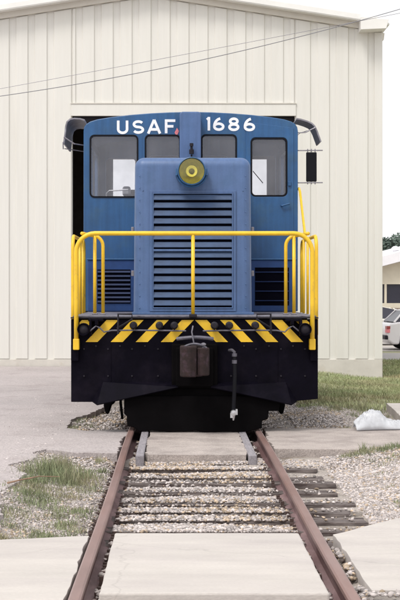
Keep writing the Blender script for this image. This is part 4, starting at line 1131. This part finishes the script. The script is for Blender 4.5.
for sd in (-1, 1):
    cpx = 194.4; f = lambda p: 2 * cpx - p if sd > 0 else p
    # outer side rail: rises at the outer corner just behind the front, runs back along the side
    xo = X(73.0, 16.75) if sd < 0 else X(316.2, 16.75)
    z2 = 2.30
    pts = [(xo, 16.72, Z(335, 16.72)), (xo, 16.72, 1.5)] + [(xo, 16.72 + .15 - .15 * math.cos(R(q)), z2 - .15 + .15 * math.sin(R(q))) for q in range(0, 91, 15)] + [(xo, 18.55, z2)] + [(xo, 18.55 + .15 * math.sin(R(q)), z2 - .15 + .15 * math.cos(R(q))) for q in range(15, 91, 15)] + [(xo, 18.70, zdeck + .0)]
    lp(obj('handrail', MB().tube(pts, .022, 12), M['yellow'], smooth=True))
    xi = xo + (-sd) * .012
    for yp in (17.6, 18.15):
        lp(obj('handrail_post', MB().tube([(xi - sd * .01, yp, zdeck), (xi - sd * .01, yp, z2)], .017, 10), M['yellow'], smooth=True))
    # inner step well rails
    Yi = 17.15
    xa, xb = X(f(94.8), Yi), X(f(103), Yi)
    zt2 = Z(235.5, Yi); r2 = .13
    s2_ = 1 if sd > 0 else -1
    p = [(xb, Yi, zdeck)] + [(xb + s2_ * (r2 - r2 * math.cos(R(q))), Yi, zt2 - r2 + r2 * math.sin(R(q))) for q in range(0, 91, 15)] + [(xb + s2_ * (r2 + .03), Yi - .1, zt2), (xb + s2_ * (r2 + .06), YA + .15, zt + .0), (xb + s2_ * (r2 + .08), YA + .02, zt)]
    lp(obj('handrail', MB().tube(p, .021, 12), M['yellow'], smooth=True))
    lp(obj('handrail_post', MB().tube([(xa, Yi, zdeck), (xa, Yi, zt2)], .021, 12), M['yellow'], smooth=True))
    mb = MB()
    for q in (xa, xb): mb.box(q - .035, q + .035, Yi - .035, Yi + .035, zdeck + .001, zdeck + .018)
    lp(obj('rail_flange', mb, M['grey'], bevel=.005))
    # sloping grab rail from cab side down to the walkway rail
    xg = cx1 + .02 if sd > 0 else cx0 - .02
    p = [(xg - sd * .03, 19.80, Z(189, YC)), (xg, 19.74, Z(188.2, YC)), (xg, 19.6, Z(190, YC) - .03), (xg - sd * .01, 18.75, 2.42), (xg - sd * .02, 18.62, z2 + .02)]
    if sd > 0: lp(obj('grab_rail', MB().tube(p, .018, 10), M['yellow'], smooth=True))
    # rear end rails copy
for rotsrc in [o for o in list(loco.children) if o.name.split('.')[0] in ('handrail', 'handrail_post', 'grille_frame', 'louver_slat', 'radiator_core', 'battery_box', 'box_lid', 'grab_rail')]:
    c = rotsrc.copy(); C.objects.link(c); c.parent = loco
    # turn half round about the locomotive's centre line
    base = Matrix.Translation(Vector((CX - loco.location.x, 0, 0))) @ Matrix.Rotation(math.pi, 4, 'Z') @ Matrix.Translation(Vector((-(CX - loco.location.x), 0, 0)))
    c.matrix_basis = base @ rotsrc.matrix_basis
    for ch in rotsrc.children:
        d = ch.copy(); C.objects.link(d); d.parent = c
# steps at corners (ladder treads inside the step well)
# --- beam hardware
YP = 16.36
for sd in (-1, 1):
    cpx = 194.4; f = lambda p: 2 * cpx - p if sd > 0 else p
    # horizontal air line with bends
    p = [(X(f(186), YP), YP, Z(331, YP)), (X(f(168), YP), YP, Z(330.6, YP)), (X(f(132), YP), YP, Z(330.2, YP)), (X(f(112), YP), YP, Z(330.5, YP)), (X(f(104), YP), YP - .01, Z(332, YP)), (X(f(100), YP), YP, Z(328, YP)), (X(f(96), YP), YP, Z(326, YP)), (X(f(90), YP), YP, Z(331, YP))]
    lp(obj('air_pipe', MB().tube(p, .0095, 8), M['pipe'], autos=True))
    # anglecocks / cable sockets
    for q, col in ((133.2, 'darkmetal'), (159.3, 'darkmetal'), (174.2, 'darkmetal')):
        mb = MB().lathe([(.0, -.05), (.026, -.05), (.034, -.03), (.034, .03), (.045, .035), (.045, .14)], (X(f(q), YP), YP, Z(325.6, YP)), 'y', 14)
        mb.tube([(X(f(q), YP), YP + .01, Z(326, YP)), (X(f(q + .3), YP), YP + .01, Z(331, YP))], .010, 6)
        lp(obj('pipe_valve', mb, M[col], autos=True))
    # uncoupling lever handle: bent rod
    z_top = Z(314, YP)
    p = [(X(f(118.2), YP), YP - .03, Z(334, YP)), (X(f(118.2), YP), YP - .03, z_top), (X(f(132), YP), YP - .03, z_top), (X(f(132), YP), YP - .03, Z(319.5, YP)), (X(f(127), YP), YP, Z(322.5, YP)), (X(f(117), YP), YP + .04, Z(328.5, YP))]
    lp(obj('cut_lever', MB().tube(p, .0125, 8), M['darkmetal'], autos=True))
    # dark diagonal brace behind the lever
    # round marker light
    mc = (X(f(83.6), 16.3), 16.3, Z(329.3, 16.3))
    ml = lp(obj('marker_light', MB().lathe([(.0, .0), (.055, -.003), (.062, -.03), (.068, -.04), (.074, -.035), (.074, .03), (.06, .10), (.05, .14)], mc, 'y', 24), M['black'], autos=True))
    subl(obj('lens', MB().lathe([(.0, -.022), (.036, -.017), (.058, -.005), (.058, .0), (.0, -.0)], mc, 'y', 20), M['darkmetal'], autos=True), ml)
    mb = MB().box(X(f(89), YP), X(f(89), YP) + .03, YP, YF, Z(336, YP), Z(318.8, YP)); mb.box(X(f(96.5), YP) - .02, X(f(96.5), YP) + .02, YP - .02, YF, Z(325, YP), Z(318.8, YP))
    mb.box(min(X(f(88), YP), X(f(103), YP)), max(X(f(88), YP), X(f(103), YP)), YP + .02, YF, Z(321.5, YP), Z(318.8, YP))
    lp(obj('lamp_bracket', mb, M['black'], bevel=.006))
    # black side gusset at the beam end where the handrail is bolted
    xx0, xx1 = sorted((X(f(71.2), YF), X(f(79), YF)))
    lp(obj('rail_bracket', MB().box(xx0, xx1, YF - .055, YF - .003, Z(361, YF), Z(344, YF)), M['black'], bevel=.01))
    # corner steps
    for zz in (.45, .80, 1.1):
        xx0, xx1 = sorted((X(f(73), 16.7), X(f(73), 16.7) - sd * .28))
        lp(obj('step_tread', MB().box(xx0, xx1, 16.6, 17.25, zz, zz + .03), M['black'], bevel=.004))
    # sand pipe and brake hanger below
    p = [(X(f(121), 17.4), 17.4, .9), (X(f(120.6), 17.4), 17.4, .25), (X(f(122.5), 17.3), 17.25, .07)]
    lp(obj('sand_pipe', MB().tube(p, .017, 8), M['grimy'], autos=True))
    mb = MB().prism([(X(f(103.5), 18), .62), (X(f(103.5), 18), .16), (X(f(105.5), 18), .06), (X(f(108.5), 18), .05), (X(f(111.5), 18), .17), (X(f(115), 18), .2), (X(f(115), 18), .62)], 18.0, 18.25)
    lp(obj('brake_hanger', mb, M['grimy'], bevel=.02))
mb = MB()
for q in [(a, b) for a in (84, 108, 132, 158, 231, 256, 281, 305) for b in (349, 376)] + [(a, 346) for a in (96, 120, 145, 244, 269, 293)]:
    mb.lathe([(.0, -.012), (.011, -.011), (.013, 0)], (X(q[0], YF), YF - .0008, Z(q[1], YF)), 'y', 6)
lp(tag(obj('pilot_bolt', mb, M['darkmetal']), kind='stuff'))
for q in (111, 278):
    lp(obj('weld_seam', MB().tube([(X(q, YF), YF - .001, Z(344, YF)), (X(q, YF), YF - .001, Z(381, YF))], .005, 6), M['black']))
# train air hose right of coupler
hx = X(234.5, 16.25)
p = [(X(229.5, 16.3), 16.35, Z(350.5, 16.3)), (X(232, 16.3), 16.27, Z(350, 16.3)), (X(234.2, 16.3), 16.25, Z(352, 16.25)), (hx, 16.25, Z(358, 16.25))]
mb = MB().tube(p, .018, 8)
hose_top = lp(obj('hose_elbow', mb, M['pipe'], autos=True))
mb = MB().tube([(hx, 16.25, Z(357, 16.25)), (hx + .004, 16.24, Z(375, 16.25)), (hx - .004, 16.24, Z(395, 16.25)), (hx - .012, 16.24, Z(410, 16.25))], .023, 12)
hose = lp(obj('air_hose', mb, M['gasket'], autos=True))
for za_, zb__ in ((360, 363.5), (353.5, 356.5)):
    subl(obj('hose_clamp', MB().tube([(hx, 16.25, Z(za_, 16.25)), (hx, 16.25, Z(zb__, 16.25))], .03, 12), M['pipe'], autos=True), hose)
gzp = Z(413, 16.22)
mb = MB().lathe([(.0, -.03), (.03, -.026), (.038, 0), (.03, .03)], (hx - .012, 16.22, gzp), 'y', 14)
mb.box(hx - .05, hx - .02, 16.2, 16.24, gzp - .055, gzp + .0); mb.box(hx + .012, hx + .034, 16.2, 16.24, gzp - .02, gzp + .045)
mb.tube([(hx - .012, 16.22, gzp - .03), (hx - .014, 16.22, gzp - .085)], [.02, .009], 8)
subl(obj('glad_hand', mb, M['silver'], autos=True), hose)
# --- trucks
def wheelset(y):
    ws = lp(obj('axle', MB().tube([(TX - .9, y, .42), (TX + .9, y, .42)], .07, 16), M['grimy'], autos=True))
    for sx in (-.7525, .7525):
        s_ = 1 if sx > 0 else -1
        o = obj('wheel', MB().lathe([(.08, -.07 * s_), (.08, -.05 * s_), (.36, -.04 * s_), (.45, -.055 * s_), (.45, -.03 * s_), (.425, -.022 * s_), (.42, .07 * s_), (.36, .07 * s_), (.35, .03 * s_), (.1, .02 * s_), (.1, .09 * s_), (.0, .09 * s_)], (TX + sx, y, .422), 'x', 40), M['grimy'], autos=True)
        subl(o, ws)
def truck(yc):
    for y in (yc - 1.0, yc + 1.0): wheelset(y)
    for sx in (-1, 1):
        xa = TX + sx * 1.02
        sf = lp(obj('truck_side_frame', MB().prism([(yc - 1.45, .38), (yc - 1.2, .28), (yc - .75, .3), (yc - .5, .52), (yc + .5, .52), (yc + .75, .3), (yc + 1.2, .28), (yc + 1.45, .38), (yc + 1.45, .66), (yc + .6, .82), (yc - .6, .82), (yc - 1.45, .66)], xa - .06, xa + .06, 'x'), M['grimy'], bevel=.012))
        for y in (yc - 1.0, yc + 1.0):
            subl(obj('journal_box', MB().box(xa - .12 if sx < 0 else xa + .055, xa - .055 if sx < 0 else xa + .12, y - .14, y + .14, .29, .57), M['grimy'], bevel=.02), sf)
        for y in (yc - .3, yc, yc + .3):
            subl(obj('coil_spring', MB().tube([(xa + sx * .02 + .06 * math.cos(t), y + .06 * math.sin(t), .54 + .0085 * t) for t in np.linspace(0, 31, 90)], .012, 5), M['grimy'], autos=True), sf)
    lp(obj('bolster', MB().box(TX - 1.0, TX + 1.0, yc - .22, yc + .22, .45, .95), M['grimy'], bevel=.02))
    for y in (yc - .55, yc + .55):
        lp(obj('traction_motor', MB().box(TX - .55, TX + .55, y - .32, y + .32, .14, .80), M['grimy'], bevel=.08, seg=3))
    lp(obj('brake_beam', MB().box(TX - .8, TX + .8, yc - 1.62, yc - 1.52, .16, .34), M['grimy'], bevel=.02))
truck(18.75); truck(23.65)
lp(obj('fuel_tank', MB().box(BC - 1.2, BC + 1.2, 20.35, 22.05, .38, 1.0), M['black'], bevel=.08, seg=4))

# ------------------------------------------------------------------ far right: building, cars, trees
YBG = 62.0
bg = thing('utility_building', 'low cream building with white roof edge and dark window band beyond the cars', 'building', loc=(X(420, YBG), YBG, -.35))
def bp(o): o.parent = bg; o.location = Vector(o.location) - bg.location; return o
x0, x1 = X(300, YBG), X(640, YBG)
zg = -.4
zA, zB = Z(266.5 + 23, YBG), 0
rk = lambda px_: Z(267 - (px_ - 381) * .27, YBG)
xm = X(470, YBG)
poly = [(x0, zg), (x1, zg), (x1, rk(300)), (xm, rk(470)), (x0, rk(300))]
wx0, wz0, wz1 = X(376, YBG), Z(303.2, YBG), Z(284.2, YBG)
holes = []
wins = [(X(352, YBG), X(384.6, YBG)), (X(386.8, YBG), X(404, YBG)), (X(406.4, YBG), X(424, YBG)), (X(426.4, YBG), X(444, YBG)), (X(446.4, YBG), X(464, YBG))]
for a, b in wins: holes.append([(a, wz0), (b, wz0), (b, wz1), (a, wz1)])
bp(plate('wall', poly, holes, YBG, .25, M['bgwall']))
for a, b in wins:
    wf = bp(obj('window', MB().box(a - .0, b + .0, YBG + .12, YBG + .2, wz0, wz1), M['bgdark']))
bp(obj('wall', MB().box(x0 + .01, x1 - .01, YBG + .255, YBG + 18, zg, rk(300) - .1), M['bgwall']))
bp(obj('skirt_band', MB().box(x0, x1, YBG - .04, YBG - .004, Z(311.8, YBG), Z(308, YBG)), M['bgbrown']))
for a, b, c_ in ((x0 - .6, xm, -1), (xm + .001, x1 + .6, 1)):
    za = rk(300) - .12 if c_ < 0 else rk(470); zb_ = rk(470) if c_ < 0 else rk(300) - .12
    bp(obj('roof', MB().prism([(a, za), (b, zb_), (b, zb_ + .46), (a, za + .46)], YBG - .5, YBG + 18.5), M['bgroof'], bevel=.02))
vv = bp(obj('roof_vent', MB().lathe([(.13, 0), (.13, .22), (.2, .24), (.19, .34), (.1, .42), (.0, .44)], (X(395.5, YBG + 3), YBG + 3, Z(255.5, YBG + 3)), 'z', 16), M['bgroof'], autos=True))
# second, darker roof behind
b2 = thing('warehouse', 'distant dark roofed warehouse behind the cream building', 'building', loc=(14, 85, -.4))
def b2p(o): o.parent = b2; o.location = Vector(o.location) - b2.location; return o
YB2 = 85
b2p(obj('wall', MB().box(X(340, YB2), X(440, YB2), YB2, YB2 + 10, -.4, Z(254.5, YB2)), M['bgwall']))
b2p(obj('roof', MB().box(X(338, YB2), X(442, YB2), YB2 - .3, YB2 + 10.3, Z(254.4, YB2), Z(252.2, YB2)), M['bgbrown']))

def car(name, label, loc, rz, paint, cat='car', group=None, hatch=True):
    t = thing(name, label, cat, group, loc); t.rotation_euler = (0, 0, rz)
    L, Wd = 4.1, 1.68
    def part(nm, mb, m, **k): o = obj(nm, mb, m, **k); o.parent = t; return o
    # car's tail at x=0, length along +x
    low = [(0.02, .32), (.0, .5), (.04, .72), (.10, .88), (.35, .93), (1.0, .95), (2.9, .93), (3.7, .84), (4.02, .72), (4.1, .5), (4.05, .28), (3.75, .2)]
    for cxw in (3.25, .78):
        low += [(cxw + .38, .2)] + [(cxw + .36 * math.cos(R(q)), .30 + .36 * math.sin(R(q))) for q in range(0, 181, 20)] + [(cxw - .38, .2)]
    low += [(.2, .2)]
    part('body', MB().prism(low, -Wd / 2, Wd / 2), paint, bevel=.06, seg=3)
    gh = [(.22, .93), (.62, 1.30), (.95, 1.37), (2.0, 1.36), (2.35, 1.28), (3.0, .93)]
    # greenhouse with tumblehome
    n = len(gh); vs = []
    for sgy in (-1, 1):
        for a, b in gh: vs.append((a, sgy * (Wd / 2 - .06 - .2 * (b - .93) / .44), b))
    fs = [tuple(range(n)), tuple(range(2 * n - 1, n - 1, -1))] + [(i, (i + 1) % n, (i + 1) % n + n, i + n) for i in range(n)]
    part('windows', MB().add(vs, fs), M['bgdark'], bevel=.02)
    r = [(.60, 1.31), (.95, 1.385), (2.0, 1.375), (2.38, 1.285)]
    vs = []
    for sgy in (-1, 1):
        for a, b in r: vs.append((a, sgy * (Wd / 2 - .24), b))
        for a, b in r: vs.append((a, sgy * (Wd / 2 - .24), b - .03))
    fs = []
    for i in range(3): fs += [(i, i + 1, 8 + i + 1, 8 + i), (4 + i, 12 + i, 12 + i + 1, 4 + i + 1), (i, 4 + i, 5 + i, i + 1), (8 + i, 9 + i, 13 + i, 12 + i)]
    fs += [(0, 8, 12, 4), (3, 7, 15, 11)]
    part('roof_panel', MB().add(vs, fs), paint, bevel=.01)
    for sgy in (-1, 1):
        yv = sgy * (Wd / 2 - .06)
        for (a, b), (c_, d) in (((.24, .92), (.63, 1.32)), ((1.55, .92), (1.55, 1.37)), ((2.98, .92), (2.36, 1.30))):
            part('pillar', MB().tube([(a, yv, b), (c_, sgy * (Wd / 2 - .245), d)], .035, 6), paint)
        for cxw in (.78, 3.25):
            y0_ = sgy * (Wd / 2 - .1)
            w = part('wheel', MB().lathe([(.0, -.09), (.20, -.09), (.29, -.08), (.30, -.03), (.30, .05), (.28, .09), (.18, .09), (.17, .06), (.0, .06)], (cxw, y0_, .30), 'y', 24), M['tyre'], autos=True)
            o = obj('hubcap', MB().lathe([(.0, -.102 * 1), (.15, -.097), (.17, -.0905)], (cxw, y0_ if sgy < 0 else y0_, .30), 'y', 18), M['grey']); o.parent = w
        part('tail_light', MB().box(-.012, .10, min(sgy * .55, sgy * .845), max(sgy * .55, sgy * .845), .70, .80), M['red'], bevel=.01)
        part('tail_light', MB().box(-.015, .09, min(sgy * .55, sgy * .847), max(sgy * .55, sgy * .847), .58, .695), M['pink'], bevel=.01)
        part('headlight', MB().box(4.0, 4.08, min(sgy * .5, sgy * .8), max(sgy * .5, sgy * .8), .58, .70), M['silver'], bevel=.01)
    part('bumper', MB().box(-.07, .08, -.82, .82, .36, .50), M['darkmetal'], bevel=.03)
    part('bumper', MB().box(4.02, 4.16, -.82, .82, .32, .46), M['darkmetal'], bevel=.03)
    return t
gzc = float(gz(7.5, 46.2)) + .024
car('parked_car', 'white hatchback with dark bumper parked at the right edge beyond the grass', (X(385.5, 45.6), 46.4, gzc), R(4), M['carwhite'], group='cars parked by the far building')
car('parked_car', 'cream car mostly hidden by the shed corner, behind the white hatchback', (X(330, 50), 51.2, gzc), R(-2), M['carcream'], group='cars parked by the far building')

def tree(name, label, loc, h, r, seed, n=2600):
    rs = random.Random(seed); t = thing(name, label, 'tree', 'far trees behind the buildings', loc)
    mb = MB().tube([(0, 0, 0), (.1, .05, h * .3), (0, .1, h * .6), (.05, 0, h * .85)], [.22, .17, .1, .04], 8)
    tips = []
    for i in range(12):
        a = rs.uniform(0, 6.28); z0 = h * rs.uniform(.25, .7); L = r * rs.uniform(.5, .9)
        e = (math.cos(a) * L, math.sin(a) * L, z0 + h * rs.uniform(.1, .28)); tips.append(e)
        mb.tube([(0, 0, z0), (e[0] * .5, e[1] * .5, z0 + (e[2] - z0) * .4), e], [.08, .05, .02], 5)
    tr = obj('trunk', mb, M['bark'], autos=True); tr.parent = t
    tips += [(rs.uniform(-.5, .5) * r, rs.uniform(-.5, .5) * r, h * rs.uniform(.6, .95)) for _ in range(14)]
    mb = MB()
    for e in tips:
        cr = r * rs.uniform(.25, .42)
        for k in range(n // len(tips)):
            d = Vector((rs.gauss(0, 1), rs.gauss(0, 1), rs.gauss(0, .8))); d = d.normalized() * cr * rs.uniform(.4, 1.05)
            p = Vector(e) + d; s_ = rs.uniform(.10, .2)
            u = Vector((rs.gauss(0, 1), rs.gauss(0, 1), rs.gauss(0, 1))).normalized(); v = u.orthogonal().normalized()
            mb.add([p - u * s_, p + v * s_ * .6, p + u * s_, p - v * s_ * .6], [(0, 1, 2, 3)])
    cr_ = bpy.data.meshes.new('crown'); cr_.from_pydata(mb.v, [], mb.f); cr_.materials.append(M['leaf'])
    o = bpy.data.objects.new('crown', cr_); C.objects.link(o); o.parent = t
    return t
tA = tree('broadleaf_tree', 'far tree showing above the dark warehouse roof', (X(385, 125), 125, -.4), 6.3, 2.4, 3)
for i, (px_, Y, s_, lab) in enumerate(((398, 122, 1.05, 'far tree behind the white roof vent at the right edge'), (415, 130, 1.2, 'far tree just beyond the right edge behind the roofs'),
                                  (372, 128, 1.15, 'far tree hidden behind the shed corner, left of the others'), (350, 135, 1.2, 'far tree standing hidden behind the shed'), (440, 124, 1.3, 'rightmost of the far trees behind the roofs'))):
    c = copy_tree(tA); c.location = (X(px_, Y), Y, -.4); c.scale = (s_, s_, s_ * (1 - .04 * i)); c.rotation_euler = (0, 0, i * 1.3); c['label'] = lab
